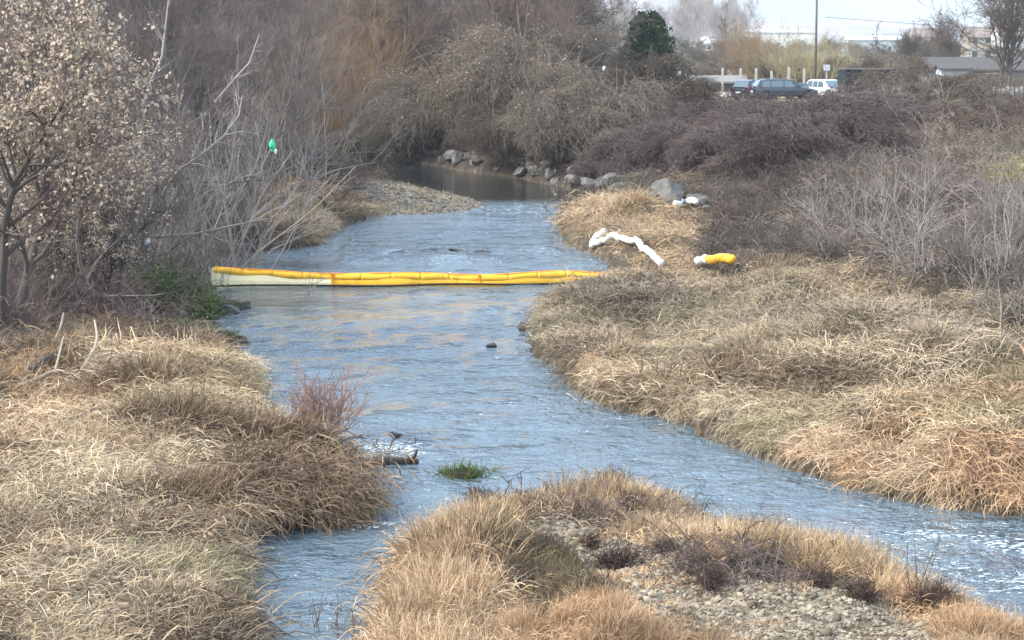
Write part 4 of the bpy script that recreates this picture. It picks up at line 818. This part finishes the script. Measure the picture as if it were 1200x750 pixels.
e = MB(); e.add([bp(-.004, -.11, -.2), bp(-.004, .11, -.2), bp(-.012, .07, .58), bp(-.012, -.07, .58), bp(.02, -.12, -.2), bp(.02, .12, -.2), bp(.02, .09, .5), bp(.02, -.09, .5)], [(0, 3, 2, 1), (4, 5, 6, 7), (0, 1, 5, 4), (1, 2, 6, 5), (2, 3, 7, 6), (3, 0, 4, 7)]); e.build('end_plate', M['cream'], bt)
def sausage(name, label, cat, pth_px, r, material, z_off=.06, seg=6, mat2=None, first=0):
    pts = [G(a, b_) + [0, 0, r * .7 + z_off] for a, b_ in pth_px]; o0 = pts[0].copy(); o0[2] -= r * .7
    o = thing(name, label, cat, tuple(o0)); pts = [p - o0 for p in pts]
    for i in range(len(pts) - 1):
        a, b_ = pts[i], pts[i + 1]; q = [a + (b_ - a) * f for f in (0.0, .06, .2, .5, .8, .94, 1.0)]; q = [p + np.array([0, 0, .03 * math.sin(j * 2 + i)]) for j, p in enumerate(q)]
        MB().tube(q, [r * .75, r * .92, r, r * 1.03, r, r * .92, r * .75], 10).build('float', mat2 if (mat2 and i < first) else material, o, True)
    return o
sausage('sorbent_boom', 'white sausage-like absorbent boom lying in a zigzag on the tan mound', 'boom', [(708, 281), (697, 289), (693, 297), (703, 296), (712, 290), (718, 286), (732, 291), (748, 293), (752, 301), (761, 306), (768, 314), (776, 320)], .10, M['white_float'], .20)
sausage('sorbent_boom', 'short white float lying below the slab behind the mound', 'float', [(791, 250), (800, 247), (817, 246)], .12, M['white_float'], .22)
sausage('boom_end', 'short yellow boom piece with a white end lying in the grass', 'boom', [(817, 322), (829, 321), (858, 321)], .12, M['yellow'], .30, mat2=M['white_float'], first=1)
# ------------------------------------------------------------------ litter bags
def bag(px, py, D, s, material, label, seed):
    g = np.random.default_rng(seed); p = P_at(px, py, D); b_ = MB(); n1, n2 = 9, 10
    vs = [((.5 * math.sin(math.pi * (i + .3) / n1) + .12) * (1 + .4 * g.normal() * .6) * math.cos(6.283 * j / n2), (.4 * math.sin(math.pi * (i + .3) / n1) + .1) * math.sin(6.283 * j / n2) * (1 + .25 * g.normal()), 1 - 2 * i / (n1 - 1) + .08 * g.normal()) for i in range(n1) for j in range(n2)]
    fs = [(i * n2 + j, i * n2 + (j + 1) % n2, (i + 1) * n2 + (j + 1) % n2, (i + 1) * n2 + j) for i in range(n1 - 1) for j in range(n2)] + [tuple(range(n2)), tuple((n1 - 1) * n2 + j for j in range(n2))[::-1]]
    b_.add(vs, fs); o = b_.build('plastic_bag', material, None, True); o.location = tuple(p); o.scale = (s, s, s); o.rotation_euler = (0, .5 * (seed % 3 - 1), seed); tag(o, label, 'plastic bag')
M['bag_green'] = plain('green_plastic', (.06, .62, .30), .35, .5, .15); M['bag_white'] = plain('white_plastic', (.82, .82, .80), .4, .5, .1)
bag(319, 170, 58, .17, M['bag_green'], 'bright green plastic bag caught in the left bank trees', 1); bag(323, 177, 58, .08, M['bag_white'], 'small white scrap just under the green bag', 4)
bag(371, 218, 86, .33, M['bag_white'], 'white plastic bag on the brushwood at the far end of the left bank', 2)
bag(173, 283, 50.5, .10, M['bag_white'], 'white plastic scrap caught above the mossy ledge', 3); bag(155, 298, 50.5, .08, M['bag_white'], 'smaller white scrap left of the other one over the ledge', 6)
bag(708, 80, 107, .15, M['bag_white'], 'white scrap hanging high in the brown vine bush', 5); bag(884, 210, 90, .2, M['bag_white'], 'white scrap in the brambles below the cars', 7); bag(907, 238, 84, .14, M['bag_white'], 'tiny white scrap lowest in the brambles', 8); bag(796, 86, 116, .15, M['bag_white'], 'pale scrap on top of the rounded bush left of the cars', 9)
# ------------------------------------------------------------------ driftwood
M['drift'] = plain('bleached_wood', (.40, .33, .25), .9, .1, .25, 6); M['log'] = plain('wet_log', (.075, .058, .045), .7, .2, .4, 6)
def smooth_path(p):
    p = np.array(p, float)
    for _ in range(2):
        a, b_ = p[:-1], p[1:]; q = np.empty((2 * len(a), 3)); q[0::2] = a * .75 + b_ * .25; q[1::2] = a * .25 + b_ * .75; p = np.concatenate([p[:1], q, p[-1:]])
    return p
def stick(name, pp, r, material, label, cat='branch', k=8, extra=()):
    pp = smooth_path(pp)
    o0 = pp[0].copy(); o = thing(name, label, cat, tuple(o0)); n = len(pp)
    MB().tube([p - o0 for p in pp], np.linspace(r, r * .45, n), k).build('limb', material, o, True)
    for ex, er in extra: MB().tube([p - o0 for p in ex], np.linspace(er, er * .4, len(ex)), 6).build('side_branch', material, o, True)
def Gz(px, py, dz): return G(px, py) + [0, 0, dz]
stick('fallen_log', [Gz(34, 452, .26), Gz(60, 440, .36), Gz(82, 436, .38), Gz(108, 444, .28)], .09, M['log'], 'dark fallen log in the grass of the left bank', 'log')
stick('fallen_branch', [Gz(22, 470, .24), Gz(48, 463, .32), Gz(66, 456, .38), Gz(86, 458, .3)], .045, M['drift'], 'bleached branch lying under the dark log on the left bank', extra=[([Gz(66, 456, .38), Gz(76, 440, .75)], .03)])
stick('fallen_branch', [Gz(88, 458, .2), Gz(104, 446, .4), Gz(116, 430, .5), Gz(112, 416, .7)], .042, M['drift'], 'curved bleached branch standing up right of the dark log', extra=[([Gz(110, 436, .3), Gz(96, 425, .55)], .014)])
stick('fallen_branch', [Gz(60, 418, .15), Gz(72, 412, .45), Gz(76, 408, .7)], .035, M['drift'], 'short pale stick above the dark log on the left bank')
stick('fallen_branch', [Gz(8, 444, .25), Gz(30, 436, .32), Gz(58, 434, .3)], .05, M['log'], 'dark stick at the left edge beside the fallen log')
lp = [P(430, 543, .04), P(448, 540, .12), P(466, 540, .06), P(490, 541, .02)]
stick('snagged_log', lp, .10, M['log'], 'dark log snagged in the shallows beside the left bank point', 'log', extra=[([P(480, 541, .03), P(486, 535, .14), P(489, 527, .28)], .045), ([P(484, 541, .03), P(478, 534, .15)], .03)])
stick('driftwood', [Gz(850, 668, .05), Gz(880, 668, .08), Gz(925, 664, .05)], .05, M['log'], 'dark driftwood stick lying across the gravel island', 'log')
for i, (px, py, ddx, ddz) in enumerate([(380, 236, 24, .5), (392, 244, 30, .8), (402, 250, -22, .9), (412, 246, 26, .4), (396, 232, 34, .25), (386, 250, -14, .7)]):
    o0 = Gz(px, py, .1); o1 = o0 + [ddx / F * o0[1], .8 * math.sin(i), ddz]
    stick('drift_branch', [o0, (o0 + o1) / 2 + [0, 0, .12], o1], .05, M['log'], None); rank([o for o in COL.objects if o.name.startswith('drift_branch')][-1], 'dark drift branch beside the white bag, {}')
# weeds with thin dark stems
def weed(px, py, h_, n, s, label, seed, material='twig_brown'):
    g = np.random.default_rng(seed); S = g.normal(0, s, (n, 3)) * [1, 1, 0] - [0, 0, .05]; D = np.array([0, 0, 1.]) + g.normal(0, .12, (n, 3)); L = h_ * g.uniform(.5, 1.1, n); p = strands(g, S, D, L, 6, .05, .02); r_ = taper(L, 6, np.full(n, .006), .003)
    S2, D2, r2, _t = sprout(g, p, r_, 4, .4, 1, .3, .8); q = strands(g, S2, D2, np.full(len(S2), h_ * .14), 3, .1, .05)
    o = thing('dry_weed', label, 'weed', tuple(G(px, py))); link('stems', mesh_np('weed_stems', *tubes(p, r_, 4), M[material]), o)
    link('seed_heads', mesh_np('weed_heads', *leaves(g, np.concatenate([q[:, -1], p[:, -1]]), .035, .8), M['leaf_brown']), o)
weed(1075, 704, .95, 6, .06, 'tall thin dark weed stems against the rapids', 1); weed(1100, 716, .6, 6, .1, 'shorter brown weed beside the tall stems', 2); weed(560, 596, .45, 5, .1, 'thin weed sprigs on the upper left of the island', 3, 'twig_red')
weed(385, 735, .45, 9, .25, 'thin brown sprigs in the shallows at the bottom left channel', 4, 'twig_mauve'); weed(430, 745, .4, 7, .2, 'thin sprigs beside the island tip at the bottom', 5, 'twig_mauve'); weed(845, 650, .35, 5, .05, 'thin sprig on the middle of the gravel', 6); weed(622, 632, .45, 4, .05, 'thin twig left of the gravel', 7); weed(280, 350, .5, 8, .3, 'dry sprigs on the stones at the boom end', 8)
gt = tussock(90, 420, .26, .1, .16, .7, .008, -.06, 'grass'); gt.materials.clear(); gt.materials.append(M['leaf_green'])
q = P(543, 556); 
for i in range(1):
    o = thing('green_tuft', 'bright green grass tuft standing alone in the shallow water', 'plant', (q[0], q[1], .0)); a = link('blades', gt, o); a.scale = (1.2, 1.1, 1.0); MB().lathe([(.33, -.1), (.3, .02), (.2, .07), (.01, .1)], 14).build('root_mat', M['soil'], o, True)
o = thing('green_tuft', 'green grass tuft at the waterline of the left bank point', 'plant', tuple(G(392, 606))); a = link('blades', gt, o); a.scale = (1.5, .8, .6)
# foam where the river breaks
M['foam'] = plain('river_foam', (.62, .67, .71), .6, .2, .05); g = np.random.default_rng(5); fv = []; ff = []; kk = 0
src = pebble_mesh(3, 'foam'); co = np.zeros(36, np.float32); src.vertices.foreach_get('co', co); co = co.reshape(-1, 3); vi = np.zeros(60, np.int32); src.loops.foreach_get('vertex_index', vi); vi = vi.reshape(-1, 3)
for (px, py, sx_, sy_, n_, s_) in ((452, 526, 15, 4.0, 170, .02), (480, 530, 9, 5, 120, .018), (418, 522, 8, 4, 70, .02), (1140, 648, 34, 7, 200, .024), (1175, 658, 26, 9, 260, .026), (1100, 632, 26, 5, 90, .02), (1190, 682, 18, 8, 110, .022), (400, 286, 50, 5, 70, .025), (500, 270, 70, 8, 40, .025), (600, 245, 50, 4, 70, .045), (440, 618, 24, 3, 60, .018), (520, 303, 50, 3, 50, .025), (470, 632, 18, 9, 40, .015)):
    for _ in range(n_):
        q = P(px + g.normal() * sx_, py + g.normal() * sy_); s = s_ * g.uniform(.3, 1.3); fv.append(co * [s * 2.2, s, s * .35] + [q[0], q[1], .045]); ff.append(vi + kk); kk += 12
tag(link('foam', mesh_np('foam', np.concatenate(fv), np.concatenate(ff), M['foam'], True)), 'white water foam broken over stones and riffles', kind='stuff')
# ------------------------------------------------------------------ vehicles
M['glass'] = plain('car_glass', (.10, .14, .17), .08, .8, .05); M['glass'].node_tree.nodes['Principled BSDF'].inputs['Coat Weight'].default_value = .6
M['tyre'] = plain('tyre_rubber', (.02, .02, .02), .9); M['rim'] = plain('alloy_rim', (.45, .46, .48), .35, .5, .05, metal=.8); M['lamp_red'] = plain('tail_lamp', (.14, .012, .01), .25, .5); M['lamp_clear'] = plain('head_lamp', (.75, .78, .8), .2, .6)
M['plate'] = plain('number_plate', (.8, .8, .78), .5); M['trim'] = plain('dark_trim', (.02, .02, .022), .5)
def paint(name, c):
    m = plain(name, c, .28, .5, .05, 2); m.node_tree.nodes['Principled BSDF'].inputs['Coat Weight'].default_value = .7; return m
def car(label, loc, rz, pt, L=4.5, Wd=1.75, H=1.45, kind='wagon', s=1.0):
    o = thing('parked_car', label, 'car', loc, rz); h = Wd / 2; x0, x1 = -L / 2, L / 2; belt = H * .60
    def loft(secs, name, material, sm=True, bev=.03):
        b_ = MB(); k = len(secs[0]); vs = [p for s_ in secs for p in s_]
        fs = [(i * k + j, i * k + (j + 1) % k, (i + 1) * k + (j + 1) % k, (i + 1) * k + j) for i in range(len(secs) - 1) for j in range(k)] + [tuple(range(k))[::-1], tuple((len(secs) - 1) * k + j for j in range(k))]
        return b_.add(vs, fs).build(name, material, o, sm, bev)
    prof = {'wagon': [(x0, .35, .62, .80), (x0 + .06, .28, .80, .93), (x0 + .25, .22, belt, .98), (-.9, .2, belt, 1), (.55, .2, belt - .01, 1), (1.05, .2, belt - .05, .99), (1.75, .22, .78, .96), (x1 - .12, .27, .68, .86), (x1, .35, .55, .70)]}['wagon']
    secs = []
    for (x_, zb, zt, wf) in prof:
        x_ = max(x0, min(x1, x_)); w_ = h * wf; secs.append([(x_, -w_ * .93, zb), (x_, -w_, zb + .18), (x_, -w_, zt - .12), (x_, -w_ * .93, zt), (x_, w_ * .93, zt), (x_, w_, zt - .12), (x_, w_, zb + .18), (x_, w_ * .93, zb)])
    loft(secs, 'body', pt)
    rear = x0 + (.18 if kind == 'wagon' else .12); A_, B2 = rear + .32, .35; C_ = 1.12
    cab = [(rear, belt - .04, belt + .02, .90), (A_, belt - .04, H - .07, .82), (A_ + .35, belt - .04, H, .80), (B2 - .3, belt - .04, H, .80), (B2, belt - .04, H - .05, .82), (C_, belt - .08, belt, .90)]
    secs = []
    for (x_, zb, zt, wf) in cab:
        w_ = h * wf; wb = h * .93; secs.append([(x_, -wb, zb), (x_, -wb, zb + .02), (x_, -w_, max(zt - .05, zb + .03)), (x_, -w_ * .9, zt + .001), (x_, w_ * .9, zt + .001), (x_, w_, max(zt - .05, zb + .03)), (x_, wb, zb + .02), (x_, wb, zb)])
    loft(secs, 'roof', pt)
    for sd_ in (-1, 1):     # side windows as panes 8 mm proud
        for (xa, xb) in ((rear + .34, rear + .95), (rear + 1.03, -.25), (-.17, .62)):
            if xb - xa < .2: continue
            yb, yt = sd_ * (h * .93 + .008), sd_ * (h * .82 + .012); zb, zt = belt + .02, H - .12
            xt = xb if xb < .5 else xb - .34; xs = xa if xa > rear + .5 else xa + .05
            MB().add([(xa, yb, zb), (xb, yb, zb), (xt, yt, zt), (xs, yt, zt), (xa, yb - sd_ * .03, zb), (xb, yb - sd_ * .03, zb), (xt, yt - sd_ * .03, zt), (xs, yt - sd_ * .03, zt)], [(0, 1, 2, 3), (7, 6, 5, 4), (0, 4, 5, 1), (1, 5, 6, 2), (2, 6, 7, 3), (3, 7, 4, 0)]).build('side_window', M['glass'], o)
    wq = h * .80
    MB().add([(C_ - .02, -wq, belt + .02), (C_ - .02, wq, belt + .02), (B2 + .10, wq * .92, H - .07), (B2 + .10, -wq * .92, H - .07), (C_ - .08, -wq, belt), (C_ - .08, wq, belt), (B2 + .04, wq * .92, H - .09), (B2 + .04, -wq * .92, H - .09)], [(0, 1, 2, 3), (7, 6, 5, 4), (0, 4, 5, 1), (1, 5, 6, 2), (2, 6, 7, 3), (3, 7, 4, 0)]).build('windscreen', M['glass'], o).location = (.05, 0, .02)
    MB().add([(rear, -wq, belt + .05), (rear, wq, belt + .05), (A_ - .04, wq * .92, H - .11), (A_ - .04, -wq * .92, H - .11), (rear + .05, -wq, belt + .05), (rear + .05, wq, belt + .05), (A_, wq * .92, H - .12), (A_, -wq * .92, H - .12)], [(3, 2, 1, 0), (4, 5, 6, 7), (1, 5, 4, 0), (2, 6, 5, 1), (3, 7, 6, 2), (0, 4, 7, 3)]).build('rear_window', M['glass'], o).location = (-.035, 0, .01)
    for wx_ in (x0 + .78, x1 - .85):
        for sd_ in (-1, 1):
            t2 = MB().lathe([(.22, -.1), (.31, -.1), (.325, -.06), (.325, .06), (.31, .1), (.22, .1), (.22, -.1)], 20, 'y').build('wheel', M['tyre'], o, True); t2.location = (wx_, sd_ * (h - .08), .325)
            MB().lathe([(.01, .0), (.10, .02), (.2, .0), (.215, .05)], 14, 'y').build('rim', M['rim'], t2, True).location = (0, sd_ * .04, 0)
            MB().lathe([(.34, -.02), (.38, -.02), (.38, .02), (.34, .02), (.34, -.02)], 20, 'y').build('wheel_arch', M['trim'], o, True).location = (wx_, sd_ * (h - .01), .33)
    for sd_ in (-1, 1):
        MB().box(x1 - .22, sd_ * h * .62 - .15, .56, x1 - .04, sd_ * h * .62 + .13, .69).build('headlight', M['lamp_clear'], o, bevel=.03)
        MB().box(x0 - .01, sd_ * h * .78 - .09, .62, x0 + .1, sd_ * h * .78 + .09, .92).build('tail_light', M['lamp_red'], o, bevel=.02)
        MB().box(.78, sd_ * (h + .08) - .08, belt, .92, sd_ * (h + .08) + .08, belt + .14).build('mirror', pt, o, bevel=.03)
    MB().box(x1 - .08, -h * .6, .3, x1 + .02, h * .6, .44).build('grille', M['trim'], o, bevel=.02); MB().box(x0 - .03, -.26, .5, x0 + .04, .26, .61).build('number_plate', M['plate'], o); MB().box(x1 - .02, -.26, .32, x1 + .04, .26, .43).build('number_plate', M['plate'], o)
    MB().box(x0 + .1, -h * .99 - .004, .2, x1 - .3, h * .99 + .004, .27).build('sill_trim', M['trim'], o)
    return o
pd = paint('dark_blue_paint', (.028, .035, .05)); pw = paint('white_paint', (.78, .79, .8))
car('long dark blue-grey estate car parked side-on in the yard', at(917, 148), .12, pd, 4.7)
car('small dark hatchback parked behind the estate car', at(884, 152.5), .75, pd, 3.9, 1.7, 1.46)
car('white hatchback parked beside the blue hut', at(968, 150), math.radians(-62), pw, 4.0, 1.72, 1.42)
car('low black car between the estate and the white hatchback', at(948, 151.5), math.radians(-48), paint('black_paint', (.02, .02, .024)), 4.2, 1.7, 1.2)
# ------------------------------------------------------------------ yard structures
def mk(name, c, **k): M[name] = plain(name, c, **k)
mk('blue_sheet', (.02, .028, .045), rough=.7, obj=True); mk('roof_dark', (.10, .09, .085), rough=.9); mk('wall_grey', (.26, .25, .24), rough=.9); mk('wall_pale', (.48, .52, .54), rough=.9); mk('concrete', (.42, .41, .38), rough=.9); mk('timber', (.13, .11, .095), rough=.9)
mk('white_wall', (.78, .77, .74), rough=.8); mk('pink_wall', (.52, .46, .42), rough=.9); mk('tile_roof', (.30, .24, .21), rough=.9); mk('window_dark', (.06, .07, .08), rough=.2, spec=.6); mk('galv', (.62, .64, .64), rough=.5); mk('beige_block', (.5, .44, .36), rough=.9)
def hut():
    x_, y_, z_ = at(988, 131); o = thing('hut', 'dark blue corrugated sheet hut half buried in thicket', 'hut', (x_, y_, z_))
    W_, Dp, H_ = 4.6, 3.2, 2.6
    MB().box(.03, .06, 0, W_ - .03, Dp, H_ - .05).build('wall', M['blue_sheet'], o)
    for i in range(23): MB().add([(i * .2, 0, 0), (i * .2 + .1, -.05, 0), (i * .2 + .19, 0, 0), (i * .2 + .19, .03, 0), (i * .2, .03, 0), (i * .2, 0, H_), (i * .2 + .1, -.05, H_), (i * .2 + .19, 0, H_), (i * .2 + .19, .03, H_), (i * .2, .03, H_)], [(4, 3, 2, 1, 0), (5, 6, 7, 8, 9), (0, 1, 6, 5), (1, 2, 7, 6), (2, 3, 8, 7), (3, 4, 9, 8), (4, 0, 5, 9)]).build('panel', M['blue_sheet'], o)
    MB().box(-.02, -.12, H_, W_, Dp + .1, H_ + .08).build('roof', M['roof_dark'], o)
hut()
def gable(name, label, px, D, Wd, Dp, H_, Rh, wall, roof, nwin=0, ww=.9, wh=1.0, cat='shed', base=None, along='x', storeys=1, win='window_dark', rz=0, sill=1.0):
    loc = at(px, D, 2.4 if D > 215 else None); o = thing(name, label, cat, (loc[0], loc[1], loc[2] - .15), rz); a = MB()
    a.add([(0, 0, 0), (Wd, 0, 0), (Wd, Dp, 0), (0, Dp, 0), (0, 0, H_), (Wd, 0, H_), (Wd, Dp, H_), (0, Dp, H_), (0, Dp / 2, H_ + Rh * .98), (Wd, Dp / 2, H_ + Rh * .98)], [(0, 1, 5, 4), (2, 3, 7, 6), (1, 2, 6, 9, 5), (3, 0, 4, 8, 7), (0, 3, 2, 1), (4, 5, 9, 8), (6, 7, 8, 9)]).build('wall', M[wall], o)
    e_ = .3; k_ = Rh / (Dp / 2)
    MB().add([(-e_, -e_, H_ - e_ * k_ + .03), (Wd + e_, -e_, H_ - e_ * k_ + .03), (Wd + e_, Dp / 2, H_ + Rh + .03), (-e_, Dp / 2, H_ + Rh + .03), (Wd + e_, Dp + e_, H_ - e_ * k_ + .03), (-e_, Dp + e_, H_ - e_ * k_ + .03),
              (-e_, -e_, H_ - e_ * k_ + .18), (Wd + e_, -e_, H_ - e_ * k_ + .18), (Wd + e_, Dp / 2, H_ + Rh + .18), (-e_, Dp / 2, H_ + Rh + .18), (Wd + e_, Dp + e_, H_ - e_ * k_ + .18), (-e_, Dp + e_, H_ - e_ * k_ + .18)],
             [(0, 3, 2, 1), (3, 5, 4, 2), (6, 7, 8, 9), (9, 8, 10, 11), (0, 1, 7, 6), (4, 5, 11, 10), (1, 2, 8, 7), (2, 4, 10, 8), (3, 0, 6, 9), (5, 3, 9, 11)]).build('roof', M[roof], o)
    for s_ in range(storeys):
        for i in range(nwin):
            cx_ = (i + .5) * Wd / nwin; zb = sill + s_ * 2.9
            f_ = MB().box(cx_ - ww / 2 - .08, -.06, zb - .08, cx_ + ww / 2 + .08, -.003, zb + wh + .08).build('window', M['white_wall'], o); MB().box(cx_ - ww / 2, -.08, zb, cx_ + ww / 2, -.058, zb + wh).build('pane', M[win], f_)
    return o
gable('long_shed', 'long low shed with dark roof behind the bare tree at right', 1088, 186, 15, 6, 1.7, 1.0, 'wall_grey', 'roof_dark', 4, 1.3, .8, sill=.6)
gable('small_shed', 'low pale-roofed shed left of the parked cars', 812, 172, 4.2, 3, 1.0, .4, 'timber', 'wall_grey', 0)
gable('small_shed', 'lower grey shed between the evergreen and the pale-roofed shed', 792, 178, 2.2, 3, 1.2, .4, 'timber', 'wall_grey', 0)
gable('small_shed', 'little lean-to with pale wall beside the long shed', 1100, 181, 2.4, 2.5, 1.9, .3, 'wall_pale', 'roof_dark', 1, .7, .6, sill=.7)
def block(name, label, cat, px, D, x_, y_, h_, m_, bev=.02):
    loc = at(px, D); o = MB().box(-x_ / 2, -y_ / 2, -.1, x_ / 2, y_ / 2, h_).build(name, M[m_], None, bevel=bev); o.location = loc; tag(o, label, cat); return o
block('marker_stone', 'small white marker block on the grass left of the cars', 'marker', 847, 146, .35, .3, .75, 'white_wall', .05)
block('concrete_tank', 'beige concrete block behind the right-hand thicket', 'block', 1150, 152, 1.2, .9, 1.0, 'beige_block', .04)
gf = 'posts along the back of the yard'
for i, (px, D) in enumerate([(845, 168), (884, 162), (902, 164), (922, 162), (940, 165), (866, 165)]):
    x_, y_, z_ = at(px, D); b_ = MB(); b_.box(-.09, -.09, -.1, .09, .09, 1.9); b_.add([(-.09, -.09, 1.9), (.09, -.09, 1.9), (.09, .09, 1.9), (-.09, .09, 1.9), (0, 0, 2.05)], [(0, 1, 4), (1, 2, 4), (2, 3, 4), (3, 0, 4)])
    o = b_.build('fence_post', M['concrete']); o.location = (x_, y_, z_); tag(o, None, 'post', gf); rank(o, 'grey concrete fence post at the back of the yard, {}')
x_, y_, z_ = at(966, 158); o = thing('sign_post', 'pale post with small white board behind the white car', 'sign', (x_, y_, z_)); MB().box(-.05, -.05, 0, .05, .05, 2.4).build('post', M['concrete'], o); MB().box(-.25, -.09, 2.0, .25, -.052, 2.45).build('board', M['wall_pale'], o)
def fence(label, px0, px1, D, h_, m_):
    a = at(px0, D); b_ = at(px1, D); o = thing('plank_fence', label, 'fence', a); n = int((b_[0] - a[0]) / .28); md = None
    for i in range(n):
        if md is None:
            c = MB().box(0, 0, 0, .2, .03, h_).build('plank', M[m_], o); md = c.data
        else: c = link('plank', md, o)
        c.location = (i * .28, .01 * (i % 2), -.05 * (i % 3)); c.scale = (1, 1, 1 + .04 * math.sin(i * 3.1))
    for z_ in (h_ * .25, h_ * .8): MB().box(0, .045, z_, n * .28, .09, z_ + .08).build('rail', M[m_], o)
fence('dark plank fence in front of the long shed', 1092, 1230, 176, 1.3, 'timber'); fence('grey upright plank fence at the right edge of the yard', 1160, 1225, 128, 1.7, 'concrete')
# power pole with wires
x_, y_, z_ = at(953, 168); pole = thing('power_pole', 'dark wooden power pole rising above the golden trees', 'pole', (x_, y_, z_)); MB().tube([(0, 0, -.3), (0, 0, 9.5)], [.11, .08], 10).build('post', M['timber'], pole, True)
MB().box(-.9, -.06, 8.8, .9, .06, 8.95).build('crossarm', M['timber'], pole)
for i in (-1, 0, 1): MB().lathe([(.03, 0), (.06, .03), (.04, .08), (.06, .12), (.02, .16)], 8, c=(i * .8, 0, 8.95)).build('insulator', M['white_wall'], pole, True)
for i, ln in ((-1, 'upper'), (1, 'lower')):
    a = np.array([x_ + i * .8, y_, z_ + (9.1 if i < 0 else 6.2)]); b2 = np.array([x_ + 60, y_ + 30, 8.2 if i < 0 else 6.9]); q = [a + (b2 - a) * u + np.array([0, 0, -2.2 * 4 * u * (1 - u) * .25]) for u in np.linspace(0, 1, 20)]
    o = MB().tube([p - a for p in q], .018, 5).build('wire', M['trim'], None, True); o.location = tuple(a); tag(o, ln + ' black wire running right from the power pole', 'wire')
# town across the fields
def house(label, px, D, Wd, Dp, H_, Rh, wall, roof, nw, st, cat='house', name='house', ww=1.1, wh=1.3, rz=0): gable(name, label, px, D, Wd, Dp, H_, Rh, wall, roof, nw, ww, wh, cat, storeys=st, rz=rz)
house('long white warehouse on the horizon left of the golden trees', 872, 640, 21, 14, 6.5, 1.0, 'white_wall', 'galv', 5, 1, 'warehouse', 'warehouse', 2.2, 1.4)
house('white building with grey roof leftmost in the distant town', 752, 820, 12, 9, 5, 2, 'white_wall', 'wall_grey', 4, 1)
house('white two-storey block in the middle of the distant town', 790, 860, 14, 10, 6.2, 1.6, 'white_wall', 'tile_roof', 5, 2)
house('low pale building right of the white block in the town', 818, 800, 10, 8, 3.6, 1.4, 'wall_pale', 'galv', 3, 1)
house('long low white hall at the foot of the town', 776, 700, 17, 8, 3.0, .8, 'white_wall', 'galv', 6, 1, 'hall', 'hall')
house('small pink house just above the long white hall', 806, 980, 10, 8, 8.5, 2.2, 'pink_wall', 'tile_roof', 3, 2)
house('low pale-roofed hall right of the golden trees', 990, 640, 26, 12, 4.2, 1.2, 'wall_pale', 'galv', 7, 1, 'hall', 'hall')
house('pale hall further right under the hill line', 1036, 720, 18, 12, 4.8, 1.2, 'white_wall', 'wall_grey', 5, 1, 'hall', 'hall')
house('pinkish house behind the small brown tree', 1066, 560, 10, 8, 5.2, 2.2, 'pink_wall', 'tile_roof', 3, 2)
house('cream house behind the branches of the large bare tree', 1130, 420, 8, 7, 5.0, 2.0, 'beige_block', 'tile_roof', 3, 2)
house('white-walled house at the right edge behind the large bare tree', 1166, 400, 8, 7, 5.4, 2.0, 'white_wall', 'tile_roof', 3, 2)
# hills
M['hill'] = plain('haze_tinted_hill', (.42, .385, .38), 1, .05, .3, .004, obj=False)  # pale base colour has distance haze painted in, beyond the haze volume
def hill(name, pts, D, depth, label):
    n = len(pts); px = np.linspace(pts[0][0], pts[-1][0], 90); top = np.interp(px, [p[0] for p in pts], [p[1] for p in pts]); top = top + 4 * (vnoise(px, px * 0, 40, 1) - .5) + 2 * (vnoise(px, px * 0, 11, 2) - .5)
    rows = []; 
    for j, (f_, dd) in enumerate(((0, 0), (.35, .15), (.7, .4), (1, .75), (.6, 1.3), (0, 2))):
        Dj = D + dd * depth; zt = CAM_Z + (45 - top) / F * (D + .75 * depth); zz = 2.2 + (zt - 2.2) * f_ * (1 + .08 * (vnoise(px, px * 0 + j, 30, 3) - .5) * (f_ < 1)); rows.append(np.stack([(px - 600) / F * Dj * 1.0, np.full(90, Dj), zz], 1))
    v = np.concatenate(rows); ii = (np.arange(5)[:, None] * 90 + np.arange(89)[None]).reshape(-1, 1)
    tag(link(name, mesh_np(name, v, ii + np.array([[0, 1, 91, 90]]), M['hill'], True)), label, kind='structure')
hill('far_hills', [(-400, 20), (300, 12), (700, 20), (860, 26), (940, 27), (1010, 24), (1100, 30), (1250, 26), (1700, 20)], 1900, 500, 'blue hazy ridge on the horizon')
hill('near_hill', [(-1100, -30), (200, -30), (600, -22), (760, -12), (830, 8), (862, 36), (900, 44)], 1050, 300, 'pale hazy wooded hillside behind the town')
# ------------------------------------------------------------------ haze
hz = MB().box(-900, -60, -2.0, 900, 3400, 60).build('haze', None); hm = bpy.data.materials.new('haze'); hm.use_nodes = True; nt = hm.node_tree
nt.nodes.remove(nt.nodes['Principled BSDF']); pv = nt.nodes.new('ShaderNodeVolumePrincipled'); pv.inputs['Density'].default_value = HAZE; pv.inputs['Color'].default_value = (.93, .96, 1, 1); pv.inputs['Anisotropy'].default_value = .2
for o in COL.objects:
    if o.parent and o.name.split('.')[0] in ('leaves', 'seed_heads', 'twigs'): o['kind'] = 'stuff'      # leaves and fine twigs past counting
nt.links.new(pv.outputs[0], nt.nodes['Material Output'].inputs['Volume']); hz.data.materials.append(hm); tag(hz, 'pale winter haze over the valley', kind='stuff')
finish_ranks()
